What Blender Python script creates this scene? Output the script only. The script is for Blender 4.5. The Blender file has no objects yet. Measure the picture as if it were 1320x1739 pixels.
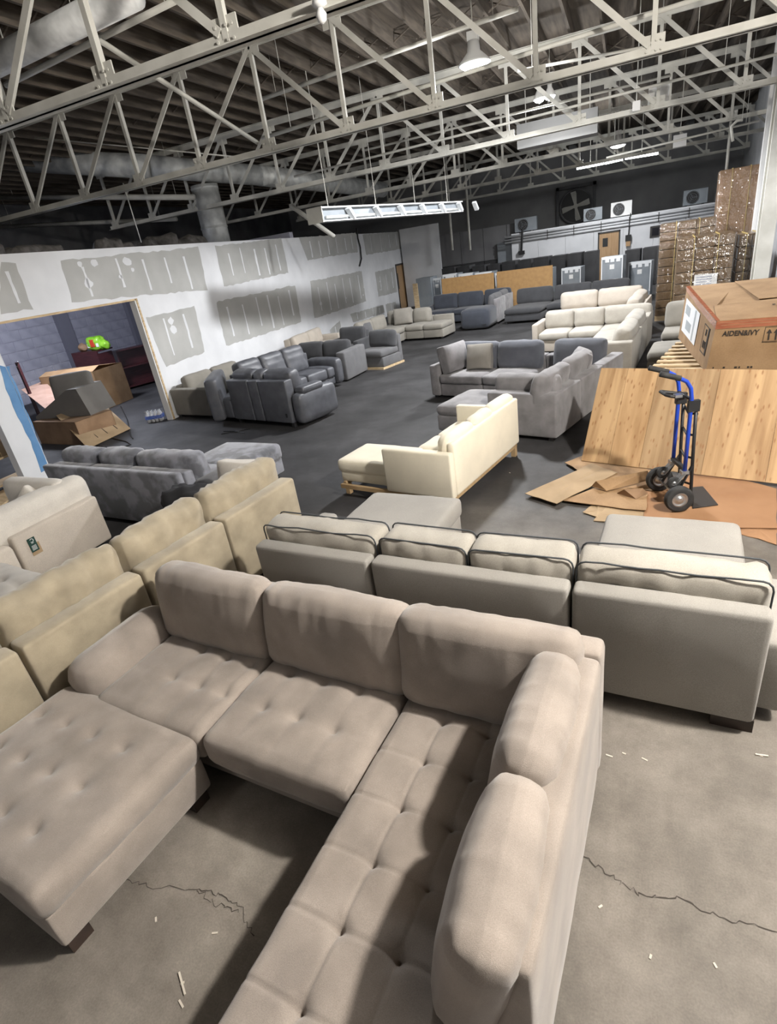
import bpy, bmesh, math, random
import numpy as np
from mathutils import Vector, Matrix, noise

S = bpy.context.scene
COL = S.collection
PI = math.pi
R = math.radians
random.seed(7)

# ------------------------------------------------------------------ camera
FPX, YAW, PITCH, ROLL, CAMH = 925.0, R(25), R(25.2), R(-9.0), 2.6
_M = Matrix.Rotation(YAW, 3, 'Z') @ Matrix.Rotation(-PITCH, 3, 'X')
_f, _r, _u = _M @ Vector((0, 1, 0)), _M @ Vector((1, 0, 0)), _M @ Vector((0, 0, 1))
_c, _s = math.cos(ROLL), math.sin(ROLL)
CR, CU, CF = _c * _r + _s * _u, -_s * _r + _c * _u, _f
cam_d = bpy.data.cameras.new('camera')
cam = bpy.data.objects.new('camera', cam_d)
COL.objects.link(cam)
cam.matrix_world = Matrix(((CR.x, CU.x, -CF.x, 0), (CR.y, CU.y, -CF.y, 0), (CR.z, CU.z, -CF.z, CAMH), (0, 0, 0, 1)))
cam_d.sensor_fit = 'VERTICAL'
cam_d.sensor_height = 24.0
cam_d.sensor_width = 18.2
cam_d.lens = FPX / 1739 * 24.0
cam_d.clip_end = 200
S.camera = cam

# ------------------------------------------------------------------ world, lights, exposure
S.view_settings.view_transform = 'Standard'
S.view_settings.look = 'None'
S.view_settings.gamma = 1
S.view_settings.use_curve_mapping = False
S.view_settings.exposure = 0.0
S.cycles.use_denoising = True
S.cycles.max_bounces = 8
W = bpy.data.worlds.new('world')
S.world = W
W.use_nodes = True
W.node_tree.nodes['Background'].inputs[0].default_value = (0.75, 0.8, 0.9, 1)
W.node_tree.nodes['Background'].inputs[1].default_value = 0.04


def lamp(name, loc, watts, size=0.35, col=(1, 0.96, 0.9), kind='POINT', target=None, spot=None):
    d = bpy.data.lights.new(name, kind)
    d.energy = watts
    d.color = col
    if kind == 'AREA':
        d.shape = 'DISK'
        d.size = size
    else:
        d.shadow_soft_size = size
    if spot:
        d.spot_size = R(spot)
        d.spot_blend = 0.6
    o = bpy.data.objects.new(name, d)
    COL.objects.link(o)
    o.location = loc
    if target:
        o.rotation_euler = (Vector(target) - Vector(loc)).to_track_quat('-Z', 'Y').to_euler()
    return o


def bay(name, loc, watts, size, col, cone=165):
    """a high bay with a reflector: throws its light downwards"""
    o = lamp(name, loc, watts, size, col, 'SPOT', (loc[0], loc[1], 0), cone)
    o.data.spot_blend = 0.35
    return o


lamp('key_high_bay_light', (2.6, 2.6, 4.75), 1900, 0.15, (1, 0.945, 0.87))
bay('rear_fill_light', (-3.6, -3.4, 4.9), 130, 0.4, (1, 0.97, 0.94))  # unseen lamp added behind the camera as fill
for nm, loc, w in (('middle', (-2.34, 11.2, 5.0), 1700), ('far', (-1.75, 15.6, 4.95), 1250), ('distant', (-0.9, 24.6, 4.8), 900)):
    bay(nm + '_high_bay_light', loc, w, 0.2, (0.97, 0.98, 1))
    lamp(nm + '_high_bay_spill', (loc[0], loc[1], loc[2] - 0.15), w * 0.12, 0.2, (0.97, 0.98, 1))
lamp('back_room_light', (-12.2, 9.6, 3.15), 700, 0.4, (0.82, 0.86, 1))


# ------------------------------------------------------------------ pixel helpers (place things where the photo shows them)
def ray(x, y):
    return CF + CR * ((x - 660) / FPX) - CU * ((y - 869.5) / FPX)


def P(x, y, z=0.0):
    d = ray(x, y)
    return Vector((0, 0, CAMH)) + d * ((z - CAMH) / d.z)


def A(x, y, Y):
    d = ray(x, y)
    return Vector((0, 0, CAMH)) + d * (Y / d.y)


def onplane(x, y, p0, n):
    d = ray(x, y)
    o = Vector((0, 0, CAMH))
    return o + d * ((p0 - o).dot(n) / d.dot(n))


# ------------------------------------------------------------------ materials
def nt(name, rough=0.8, metal=0.0):
    m = bpy.data.materials.new(name)
    m.use_nodes = True
    N, L = m.node_tree.nodes, m.node_tree.links
    b = N['Principled BSDF']
    b.inputs['Roughness'].default_value = rough
    b.inputs['Metallic'].default_value = metal
    return m, N, L, b


def c4(c):
    return (c[0], c[1], c[2], 1)


def srgb(r, g, b):
    f = lambda v: (v / 255 / 12.92) if v / 255 <= 0.04045 else ((v / 255 + 0.055) / 1.055) ** 2.4
    return (f(r), f(g), f(b))


def mix(a, b, t):
    return tuple(a[i] * (1 - t) + b[i] * t for i in range(3))


def noisy(name, c1, c2, scale=4, rough=0.85, metal=0.0, bump=0.0, bscale=60, detail=6, lo=0.35, hi=0.65,
          stretch=None, sheen=0.0, speck=None, coat=0.0):
    m, N, L, b = nt(name, rough, metal)
    tc = N.new('ShaderNodeTexCoord')
    src = tc.outputs['Object']
    if stretch:
        mp = N.new('ShaderNodeMapping')
        mp.inputs['Scale'].default_value = stretch
        L.new(src, mp.inputs['Vector'])
        src = mp.outputs['Vector']
    n = N.new('ShaderNodeTexNoise')
    n.inputs['Scale'].default_value = scale
    n.inputs['Detail'].default_value = detail
    L.new(src, n.inputs['Vector'])
    cr = N.new('ShaderNodeValToRGB')
    cr.color_ramp.elements[0].position = lo
    cr.color_ramp.elements[1].position = hi
    cr.color_ramp.elements[0].color = c4(c1)
    cr.color_ramp.elements[1].color = c4(c2)
    L.new(n.outputs['Fac'], cr.inputs['Fac'])
    out = cr.outputs['Color']
    if speck:
        n2 = N.new('ShaderNodeTexNoise')
        n2.inputs['Scale'].default_value = speck[0]
        n2.inputs['Detail'].default_value = 2
        L.new(tc.outputs['Object'], n2.inputs['Vector'])
        mr = N.new('ShaderNodeMapRange')
        mr.inputs[1].default_value = 0.3
        mr.inputs[2].default_value = 0.7
        mr.inputs[3].default_value = 1 - speck[1]
        mr.inputs[4].default_value = 1 + speck[1]
        L.new(n2.outputs['Fac'], mr.inputs[0])
        vm = N.new('ShaderNodeVectorMath')
        vm.operation = 'SCALE'
        L.new(out, vm.inputs[0])
        L.new(mr.outputs[0], vm.inputs['Scale'])
        out = vm.outputs[0]
    L.new(out, b.inputs['Base Color'])
    if bump:
        nb = N.new('ShaderNodeTexNoise')
        nb.inputs['Scale'].default_value = bscale
        nb.inputs['Detail'].default_value = 3
        L.new(tc.outputs['Object'], nb.inputs['Vector'])
        bp = N.new('ShaderNodeBump')
        bp.inputs['Strength'].default_value = bump
        bp.inputs['Distance'].default_value = 0.01
        L.new(nb.outputs['Fac'], bp.inputs['Height'])
        L.new(bp.outputs['Normal'], b.inputs['Normal'])
    if sheen:
        b.inputs['Sheen Weight'].default_value = sheen
        b.inputs['Sheen Roughness'].default_value = 0.5
    if coat:
        b.inputs['Coat Weight'].default_value = coat
    return m


def plain(name, c, rough=0.6, metal=0.0):
    m, N, L, b = nt(name, rough, metal)
    b.inputs['Base Color'].default_value = c4(c)
    return m


def fabric(name, c, var=0.12, scale=3, sheen=0.15, speck=(420, 0.1), bump=0.25, lo=0.35, hi=0.65):
    c1 = tuple(v * (1 - var) for v in c)
    c2 = tuple(min(1, v * (1 + var)) for v in c)
    return noisy(name, c1, c2, scale, 0.92, 0, bump, 500, 5, lo, hi, None, sheen, speck)


def glow(name, c, s):
    m, N, L, b = nt(name)
    b.inputs['Base Color'].default_value = c4(c)
    b.inputs['Emission Color'].default_value = c4(c)
    b.inputs['Emission Strength'].default_value = s
    return m


M_taupe = fabric('taupe_velvet', (0.27, 0.23, 0.197), 0.17, 4, 0.3, (300, 0.12))
M_beige = fabric('beige_velvet', (0.32, 0.272, 0.192), 0.17, 5, 0.25)
M_greyweave = fabric('grey_weave', (0.285, 0.27, 0.245), 0.06, 3, 0.1, (260, 0.16))
M_greyweave_light = fabric('pale_grey_weave', (0.35, 0.325, 0.28), 0.08, 4, 0.1, (260, 0.16))
M_pipe_dark = plain('dark_piping', (0.05, 0.055, 0.06), 0.8)
M_cream = fabric('cream_linen', (0.78, 0.72, 0.58), 0.04, 4, 0.1)
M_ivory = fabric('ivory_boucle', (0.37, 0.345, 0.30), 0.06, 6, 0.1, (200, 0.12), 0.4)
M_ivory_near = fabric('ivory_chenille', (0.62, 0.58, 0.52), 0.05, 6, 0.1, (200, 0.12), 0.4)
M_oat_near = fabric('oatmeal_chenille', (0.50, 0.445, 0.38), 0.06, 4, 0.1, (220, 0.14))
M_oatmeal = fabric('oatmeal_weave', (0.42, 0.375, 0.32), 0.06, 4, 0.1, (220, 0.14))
M_tuftgrey = fabric('pale_grey_velvet', (0.36, 0.335, 0.30), 0.1, 5, 0.25)
M_slatevelvet = fabric('slate_velvet', (0.15, 0.155, 0.178), 0.4, 5, 0.35, (300, 0.1), 0.25, 0.42, 0.58)
M_greyvelvet = fabric('grey_velvet', (0.185, 0.178, 0.183), 0.22, 5, 0.3)
M_bluegrey = fabric('blue_grey_velvet', (0.088, 0.094, 0.112), 0.12, 5, 0.25)
M_leather = noisy('charcoal_leather', (0.065, 0.068, 0.078), (0.095, 0.099, 0.112), 6, 0.42, 0, 0.2, 90)
M_darkgrey = fabric('charcoal_fabric', (0.042, 0.043, 0.047), 0.12, 5, 0.15)
M_midgrey = fabric('graphite_fabric', (0.10, 0.10, 0.105), 0.1, 5, 0.15)
M_navygrey = fabric('navy_grey_fabric', (0.036, 0.041, 0.054), 0.12, 5, 0.2)
M_dimgrey = fabric('dim_grey_fabric', (0.12, 0.112, 0.10), 0.08, 4, 0.1)
M_olive = fabric('grey_olive_fabric', (0.235, 0.22, 0.19), 0.08, 4, 0.1)
M_browngrey = fabric('warm_grey_fabric', (0.21, 0.195, 0.17), 0.1, 4, 0.15)
M_black = plain('black_plastic', (0.012, 0.012, 0.013), 0.5)
M_darkwood = noisy('dark_wood', (0.02, 0.013, 0.01), (0.04, 0.025, 0.018), 8, 0.5)
M_oak = noisy('oak_wood', (0.33, 0.22, 0.11), (0.45, 0.32, 0.18), 4, 0.6, stretch=(12, 1, 1))
M_rawwood = noisy('raw_lumber', (0.42, 0.30, 0.17), (0.62, 0.48, 0.30), 3, 0.8, stretch=(1.5, 10, 10), bump=0.1)
M_cherry = noisy('dark_cherry_veneer', (0.035, 0.008, 0.010), (0.06, 0.014, 0.016), 3, 0.35, stretch=(1, 1, 8))
M_card = noisy('cardboard', (0.24, 0.145, 0.07), (0.33, 0.21, 0.108), 3, 0.85, speck=(60, 0.06))
M_card_light = noisy('pale_cardboard', (0.29, 0.205, 0.115), (0.37, 0.265, 0.155), 3, 0.85)
M_card_orange = noisy('tan_cardboard', (0.25, 0.128, 0.06), (0.31, 0.168, 0.082), 2, 0.85)
M_card_dark = noisy('brown_cardboard', (0.20, 0.12, 0.065), (0.28, 0.175, 0.10), 3, 0.85)
M_hardboard = noisy('hardboard', (0.33, 0.19, 0.075), (0.39, 0.23, 0.09), 8, 0.7)
M_tape = noisy('brown_tape', (0.27, 0.085, 0.045), (0.38, 0.14, 0.075), 10, 0.15, stretch=(1, 6, 6))
M_white = plain('white_plastic', (0.75, 0.75, 0.74), 0.5)
M_print = plain('black_ink', (0.03, 0.022, 0.016), 0.8)
M_steelpaint = noisy('white_painted_steel', (0.50, 0.49, 0.44), (0.62, 0.61, 0.56), 2.5, 0.6, bump=0.05, bscale=30)
M_galv = noisy('galvanised_duct', (0.42, 0.43, 0.42), (0.62, 0.63, 0.61), 5, 0.5, 0.25)
M_joist = noisy('aged_joist_wood', (0.075, 0.06, 0.047), (0.14, 0.115, 0.088), 3, 0.9, stretch=(6, 0.6, 6))
M_deck = noisy('roof_boards', (0.07, 0.056, 0.043), (0.13, 0.105, 0.08), 2, 0.9, stretch=(6, 0.5, 1))
M_mud = noisy('joint_compound', (0.66, 0.67, 0.69), (0.76, 0.77, 0.79), 1.2, 0.85)
M_gyp = noisy('bare_drywall_paper', (0.40, 0.40, 0.385), (0.47, 0.47, 0.455), 1.5, 0.9)
M_blue = noisy('blue_paint', (0.09, 0.22, 0.42), (0.13, 0.28, 0.50), 4, 0.7)
M_whitewall = noisy('white_wall_paint', (0.55, 0.56, 0.58), (0.66, 0.67, 0.69), 1.0, 0.7)
M_darkwall = noisy('dark_masonry', (0.10, 0.10, 0.105), (0.17, 0.17, 0.175), 0.8, 0.9, bump=0.2, bscale=10)
M_lavblock = noisy('painted_block', (0.34, 0.34, 0.40), (0.43, 0.43, 0.49), 3, 0.7, bump=0.15, bscale=20)
M_doorwood = noisy('door_veneer', (0.36, 0.22, 0.11), (0.43, 0.28, 0.15), 2, 0.5, stretch=(8, 8, 1))
M_frame = plain('brown_door_frame', (0.035, 0.032, 0.03), 0.5)
M_applgrey = noisy('grey_steel_panel', (0.22, 0.245, 0.27), (0.28, 0.305, 0.33), 2, 0.4, 0.3)
M_appldark = noisy('dark_steel_panel', (0.028, 0.028, 0.030), (0.055, 0.055, 0.058), 1.5, 0.5, 0.2)
M_foam = plain('white_foam', (0.72, 0.74, 0.76), 0.6)
M_paper = plain('white_paper', (0.70, 0.70, 0.69), 0.8)
M_blueframe = plain('blue_enamel', (0.015, 0.055, 0.42), 0.3)
M_rubber = noisy('black_rubber', (0.015, 0.015, 0.015), (0.03, 0.03, 0.03), 20, 0.8)
M_chrome = plain('zinc_metal', (0.55, 0.56, 0.57), 0.3, 0.9)
M_toe = plain('black_plate', (0.025, 0.025, 0.027), 0.5)
M_greenbag = noisy('lime_bag', (0.16, 0.42, 0.02), (0.28, 0.55, 0.05), 8, 0.35)
M_redbag = plain('red_print', (0.5, 0.05, 0.02), 0.4)
M_brass = plain('brass_hardware', (0.55, 0.42, 0.14), 0.3, 0.8)
M_wrap = noisy('wrapped_carton', (0.12, 0.075, 0.038), (0.165, 0.106, 0.057), 3, 0.35, coat=0.5)
M_strap = plain('yellow_strap', (0.50, 0.38, 0.14), 0.4)
M_green = plain('dark_green_card', (0.008, 0.04, 0.03), 0.6)
M_cable = plain('black_cable', (0.012, 0.012, 0.012), 0.5)
M_lampglow = glow('lamp_glow', (1, 0.98, 0.95), 60)
M_lampglow_small = glow('small_lamp_glow', (1, 0.98, 0.95), 12)
M_tube = glow('tube_glow', (0.95, 1, 0.98), 14)


def film_mat():
    m, N, L, b = nt('clear_stretch_film', 0.12)
    out = N['Material Output']
    tr = N.new('ShaderNodeBsdfTransparent')
    gl = N.new('ShaderNodeBsdfGlossy')
    gl.inputs['Roughness'].default_value = 0.12
    mx = N.new('ShaderNodeMixShader')
    nz = N.new('ShaderNodeTexNoise')
    nz.inputs['Scale'].default_value = 9
    tc = N.new('ShaderNodeTexCoord')
    L.new(tc.outputs['Object'], nz.inputs['Vector'])
    bp = N.new('ShaderNodeBump')
    bp.inputs['Strength'].default_value = 0.9
    bp.inputs['Distance'].default_value = 0.06
    L.new(nz.outputs['Fac'], bp.inputs['Height'])
    L.new(bp.outputs['Normal'], gl.inputs['Normal'])
    mx.inputs[0].default_value = 0.13
    L.new(tr.outputs[0], mx.inputs[1])
    L.new(gl.outputs[0], mx.inputs[2])
    L.new(mx.outputs[0], out.inputs['Surface'])
    return m


M_film = film_mat()


def floor_mat():
    m, N, L, b = nt('worn_concrete', 0.75)
    tc = N.new('ShaderNodeTexCoord')
    def nz(scale, detail, rough=0.55):
        n = N.new('ShaderNodeTexNoise')
        n.inputs['Scale'].default_value = scale
        n.inputs['Detail'].default_value = detail
        n.inputs['Roughness'].default_value = rough
        L.new(tc.outputs['Object'], n.inputs['Vector'])
        return n.outputs['Fac']
    def ramp(fac, p0, p1, ca, cb):
        r = N.new('ShaderNodeValToRGB')
        r.color_ramp.elements[0].position = p0
        r.color_ramp.elements[1].position = p1
        r.color_ramp.elements[0].color = c4(ca)
        r.color_ramp.elements[1].color = c4(cb)
        L.new(fac, r.inputs['Fac'])
        return r.outputs['Color']
    def mixc(fac, a, bb, mode='MIX'):
        mx = N.new('ShaderNodeMix')
        mx.data_type = 'RGBA'
        mx.blend_type = mode
        if isinstance(fac, float):
            mx.inputs[0].default_value = fac
        else:
            L.new(fac, mx.inputs[0])
        L.new(a, mx.inputs[6])
        L.new(bb, mx.inputs[7])
        return mx.outputs[2]
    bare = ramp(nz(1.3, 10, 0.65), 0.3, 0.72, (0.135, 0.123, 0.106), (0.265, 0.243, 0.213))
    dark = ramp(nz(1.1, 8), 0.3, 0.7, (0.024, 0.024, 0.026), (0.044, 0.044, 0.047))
    # darker tone over the aisle, blending to a paler one towards the front right
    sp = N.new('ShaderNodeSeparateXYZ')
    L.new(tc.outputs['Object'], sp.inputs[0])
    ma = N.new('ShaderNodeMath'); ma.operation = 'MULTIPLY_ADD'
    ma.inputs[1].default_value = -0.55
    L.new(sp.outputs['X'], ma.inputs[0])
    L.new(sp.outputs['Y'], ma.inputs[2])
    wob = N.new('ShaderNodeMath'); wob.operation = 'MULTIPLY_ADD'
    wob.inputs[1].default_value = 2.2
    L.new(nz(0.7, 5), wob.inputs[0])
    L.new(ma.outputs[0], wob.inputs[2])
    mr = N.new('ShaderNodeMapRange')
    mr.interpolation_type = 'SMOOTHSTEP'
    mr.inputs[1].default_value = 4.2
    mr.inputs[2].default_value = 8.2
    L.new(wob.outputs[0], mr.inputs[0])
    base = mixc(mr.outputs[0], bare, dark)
    stain = ramp(nz(0.55, 6, 0.6), 0.40, 0.62, (0.55, 0.53, 0.51), (1.1, 1.08, 1.06))
    base = mixc(1.0, base, stain, 'MULTIPLY')
    grit = ramp(nz(120, 2), 0.3, 0.7, (0.88, 0.88, 0.88), (1.12, 1.12, 1.12))
    base = mixc(1.0, base, ramp(nz(9, 9, 0.7), 0.35, 0.65, (0.86, 0.85, 0.84), (1.1, 1.1, 1.1)), 'MULTIPLY')
    base = mixc(1.0, base, grit, 'MULTIPLY')
    L.new(base, b.inputs['Base Color'])
    bp = N.new('ShaderNodeBump')
    bp.inputs['Strength'].default_value = 0.15
    bp.inputs['Distance'].default_value = 0.01
    L.new(nz(45, 5), bp.inputs['Height'])
    L.new(bp.outputs['Normal'], b.inputs['Normal'])
    rr = N.new('ShaderNodeMapRange')
    rr.inputs[3].default_value = 0.55
    rr.inputs[4].default_value = 0.85
    L.new(nz(2.0, 4), rr.inputs[0])
    L.new(rr.outputs[0], b.inputs['Roughness'])
    return m


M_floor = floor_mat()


def ply_mat(name, c1, c2):
    m, N, L, b = nt(name, 0.7)
    tc = N.new('ShaderNodeTexCoord')
    mp = N.new('ShaderNodeMapping')
    mp.inputs['Scale'].default_value = (9, 9, 0.7)
    L.new(tc.outputs['Object'], mp.inputs['Vector'])
    n = N.new('ShaderNodeTexNoise')
    n.inputs['Scale'].default_value = 1.3
    n.inputs['Detail'].default_value = 7
    n.inputs['Distortion'].default_value = 0.35
    L.new(mp.outputs[0], n.inputs['Vector'])
    r = N.new('ShaderNodeValToRGB')
    r.color_ramp.elements[0].position = 0.3
    r.color_ramp.elements[0].color = c4(c1)
    r.color_ramp.elements[1].position = 0.62
    r.color_ramp.elements[1].color = c4(c2)
    L.new(n.outputs['Fac'], r.inputs['Fac'])
    mp2 = N.new('ShaderNodeMapping')
    mp2.inputs['Scale'].default_value = (22, 22, 7.5)
    L.new(tc.outputs['Object'], mp2.inputs['Vector'])
    v = N.new('ShaderNodeTexVoronoi')
    v.inputs['Scale'].default_value = 1.0
    L.new(mp2.outputs[0], v.inputs['Vector'])
    mr = N.new('ShaderNodeMapRange')
    mr.inputs[1].default_value = 0.10
    mr.inputs[2].default_value = 0.27
    mr.inputs[3].default_value = 0.75
    mr.inputs[4].default_value = 0.0
    L.new(v.outputs['Distance'], mr.inputs[0])
    mx = N.new('ShaderNodeMix')
    mx.data_type = 'RGBA'
    L.new(mr.outputs[0], mx.inputs[0])
    L.new(r.outputs['Color'], mx.inputs[6])
    mx.inputs[7].default_value = (0.25, 0.11, 0.04, 1)
    L.new(mx.outputs[2], b.inputs['Base Color'])
    return m


M_ply = [ply_mat('plywood_veneer', (0.31, 0.18, 0.082), (0.52, 0.345, 0.18)),
         ply_mat('plywood_veneer_tan', (0.26, 0.16, 0.078), (0.42, 0.285, 0.155)),
         ply_mat('plywood_veneer_warm', (0.34, 0.20, 0.09), (0.54, 0.355, 0.185))]


# ------------------------------------------------------------------ mesh kit
def mob(name, V, F, mat, parent=None, M=None, smooth=False):
    if M is not None:
        A_ = np.asarray(V, float)
        m = np.array(M)
        V = (A_ @ m[:3, :3].T + m[:3, 3])
    me = bpy.data.meshes.new(name)
    me.from_pydata([tuple(v) for v in V], [], [tuple(f) for f in F])
    if smooth:
        me.polygons.foreach_set('use_smooth', [True] * len(me.polygons))
    me.materials.append(mat)
    o = bpy.data.objects.new(name, me)
    COL.objects.link(o)
    if parent is not None:
        o.parent = parent
    return o


def thing(name, label, cat, loc=(0, 0, 0), rz=0.0, group=None):
    o = bpy.data.objects.new(name, None)
    COL.objects.link(o)
    o.location = loc
    o.rotation_euler = (0, 0, rz)
    o.empty_display_size = 0.2
    o['label'] = label
    o['category'] = cat
    if group:
        o['group'] = group
    return o


def tag(o, label, cat, group=None):
    o['label'] = label
    o['category'] = cat
    if group:
        o['group'] = group
    return o


def sgroup(name, loc, rz=0.0):
    o = bpy.data.objects.new(name, None)
    COL.objects.link(o)
    o.location = loc
    o.rotation_euler = (0, 0, rz)
    o['kind'] = 'structure'
    return o


def struct(o):
    o['kind'] = 'structure'
    return o


def stuff(o):
    o['kind'] = 'stuff'
    return o


def T(x=0, y=0, z=0, rz=0.0, rx=0.0, ry=0.0):
    return Matrix.Translation((x, y, z)) @ Matrix.Rotation(rz, 4, 'Z') @ Matrix.Rotation(rx, 4, 'X') @ Matrix.Rotation(ry, 4, 'Y')


class G:
    """collects boxes and tubes into one mesh"""
    def __init__(s):
        s.V, s.F = [], []

    def add(s, V, F, M=None):
        b = len(s.V)
        for v in V:
            v = Vector(v)
            s.V.append(M @ v if M is not None else v)
        for f in F:
            s.F.append([i + b for i in f])
        return s

    def box(s, x0, x1, y0, y1, z0, z1, M=None):
        V = [(x, y, z) for z in (z0, z1) for y in (y0, y1) for x in (x0, x1)]
        return s.add(V, [(0, 2, 3, 1), (4, 5, 7, 6), (0, 1, 5, 4), (2, 6, 7, 3), (0, 4, 6, 2), (1, 3, 7, 5)], M)

    def bar(s, a, b, w, h, up=(0, 0, 1)):
        a, b = Vector(a), Vector(b)
        d = (b - a).normalized()
        u = Vector(up)
        if abs(d.dot(u)) > 0.98:
            u = Vector((0, 1, 0))
        sd = d.cross(u).normalized()
        u2 = sd.cross(d)
        V = [p + sd * (w / 2 * i) + u2 * (h / 2 * j) for p in (a, b) for (i, j) in ((-1, -1), (1, -1), (1, 1), (-1, 1))]
        return s.add(V, [(0, 3, 2, 1), (4, 5, 6, 7), (0, 1, 5, 4), (1, 2, 6, 5), (2, 3, 7, 6), (3, 0, 4, 7)])

    def tube(s, pts, r, n=8, closed=False, caps=True):
        pts = [Vector(p) for p in pts]
        k = len(pts)
        V, F = [], []
        prev = None
        for i, p in enumerate(pts):
            if closed:
                d = pts[(i + 1) % k] - pts[i - 1]
            else:
                d = pts[min(i + 1, k - 1)] - pts[max(i - 1, 0)]
            d.normalize()
            if prev is None:
                u = Vector((0, 0, 1)) if abs(d.z) < 0.9 else Vector((1, 0, 0))
            else:
                u = prev
            sd = d.cross(u).normalized()
            u = sd.cross(d).normalized()
            prev = u
            rr = r[i] if isinstance(r, (list, tuple)) else r
            for j in range(n):
                a = 2 * PI * j / n
                V.append(p + sd * (rr * math.cos(a)) + u * (rr * math.sin(a)))
        for i in range(k if closed else k - 1):
            for j in range(n):
                a0, a1 = i * n + j, i * n + (j + 1) % n
                b0, b1 = ((i + 1) % k) * n + j, ((i + 1) % k) * n + (j + 1) % n
                F.append((a0, a1, b1, b0))
        if caps and not closed:
            F.append(tuple(range(n - 1, -1, -1)))
            F.append(tuple(range((k - 1) * n, k * n)))
        return s.add(V, F)

    def lathe(s, prof, n=20, M=None, cap=True):
        V, F = [], []
        for (r, z) in prof:
            for j in range(n):
                a = 2 * PI * j / n
                V.append((r * math.cos(a), r * math.sin(a), z))
        for i in range(len(prof) - 1):
            for j in range(n):
                F.append((i * n + j, i * n + (j + 1) % n, (i + 1) * n + (j + 1) % n, (i + 1) * n + j))
        if cap:
            F.append(tuple(range(n - 1, -1, -1)))
            F.append(tuple(range((len(prof) - 1) * n, len(prof) * n)))
        return s.add(V, F, M)

    def poly(s, pts, nrm, t):
        n = len(pts)
        nv = Vector(nrm) * t
        V = [Vector(p) for p in pts] + [Vector(p) + nv for p in pts]
        F = [tuple(range(n - 1, -1, -1)), tuple(range(n, 2 * n))] + [(i, (i + 1) % n, n + (i + 1) % n, n + i) for i in range(n)]
        return s.add(V, F)

    def ob(s, name, mat, parent=None, M=None, smooth=False):
        return mob(name, s.V, s.F, mat, parent, M, smooth)


def cuts(h, r, n):
    r = min(r, h * 0.98)
    e = [h - r * 0.0, h - r * 0.30, h - r]
    mid = list(np.linspace(-(h - r), h - r, max(2, n)))
    return [-e[0], -e[1]] + mid + [e[1], e[0]]


def soft_vf(w, d, h, r=0.05, n=(3, 3, 2), puff=(0, 0, 0), wr=0.0, wf=6.0, seed=0, tufts=None, seams=None, sag=0.0, fold=0.0, ring=None, edgew=0.0):
    """rounded, optionally puffed and wrinkled block centred on the origin; returns arrays"""
    hs = (w / 2, d / 2, h / 2)
    r = min(r, min(hs) * 0.98)
    cs = [cuts(hs[i], r, n[i]) for i in range(3)]
    nn = [len(c) for c in cs]
    idx, V, F = {}, [], []

    def vid(i, j, k):
        key = (i, j, k)
        if key not in idx:
            idx[key] = len(V)
            V.append((cs[0][i], cs[1][j], cs[2][k]))
        return idx[key]
    for a in range(3):
        b, c = (a + 1) % 3, (a + 2) % 3
        for side in (0, nn[a] - 1):
            for i in range(nn[b] - 1):
                for j in range(nn[c] - 1):
                    q = []
                    for (di, dj) in ((0, 0), (1, 0), (1, 1), (0, 1)):
                        ix = [0, 0, 0]
                        ix[a], ix[b], ix[c] = side, i + di, j + dj
                        q.append(vid(*ix))
                    F.append(q if side else q[::-1])
    V = np.array(V)
    H = np.array(hs)
    inner = np.clip(V, -(H - r), H - r)
    dd = V - inner
    L = np.linalg.norm(dd, axis=1, keepdims=True)
    nrm = dd / np.maximum(L, 1e-9)
    V = inner + nrm * r
    U = np.clip(V / H, -1, 1)
    q = 1 - U ** 2
    V2 = V.copy()
    for a in range(3):
        b, c = (a + 1) % 3, (a + 2) % 3
        if puff[a]:
            V2[:, a] += np.sign(U[:, a]) * np.abs(U[:, a]) * puff[a] * (q[:, b] * q[:, c]) ** 0.6
    V = V2
    if sag:
        V[:, 2] -= sag * (U[:, 2] > 0.5) * (q[:, 0] * q[:, 1])
    if ring:
        for (zv, dep, wid) in ring:
            side = np.abs(U[:, 2]) < 0.97
            V[side] -= nrm[side] * (dep * np.exp(-((V[side, 2] - zv) / wid) ** 2))[:, None]
    top = U[:, 2] > 0.2
    if seams:
        for (ax, val, dep, wid) in seams:
            dist = np.abs(V[:, ax] - val)
            V[top, 2] -= dep * np.exp(-(dist[top] / wid) ** 2)
    if tufts:
        for (tx, ty, dep, wid) in tufts:
            dist = np.hypot(V[:, 0] - tx, V[:, 1] - ty)
            V[top, 2] -= (dep * np.exp(-(dist[top] / wid) ** 2) + dep * 0.7 * np.exp(-(dist[top] / (wid * 0.3)) ** 2))
    if wr:
        o = Vector((seed * 3.7, seed * 1.3, seed * 0.7))
        for i in range(len(V)):
            p = Vector(V[i]) * wf + o
            v = noise.noise(p) + 0.5 * noise.noise(p * 2.1)
            if fold:
                pp = Vector((V[i][0] * wf * 2.4, V[i][1] * wf * 0.6, V[i][2] * wf * 0.7)) + o
                v += fold * (0.5 - abs(noise.noise(pp)) * 2.5)
            k = 1.0
            if edgew:
                a_, b_ = sorted(q[i])[1:]
                k = (1 - edgew) + edgew * (1 - a_ * b_) * 1.4
            V[i] += nrm[i] * wr * v * k
    return V, F


def soft(name, parent, M, x0, x1, y0, y1, z0, z1, mat, r=0.05, n=(3, 3, 2), **k):
    V, F = soft_vf(x1 - x0, y1 - y0, z1 - z0, r, n, **k)
    V = V + np.array(((x0 + x1) / 2, (y0 + y1) / 2, (z0 + z1) / 2))
    return mob(name, V, F, mat, parent, M, True)


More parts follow.
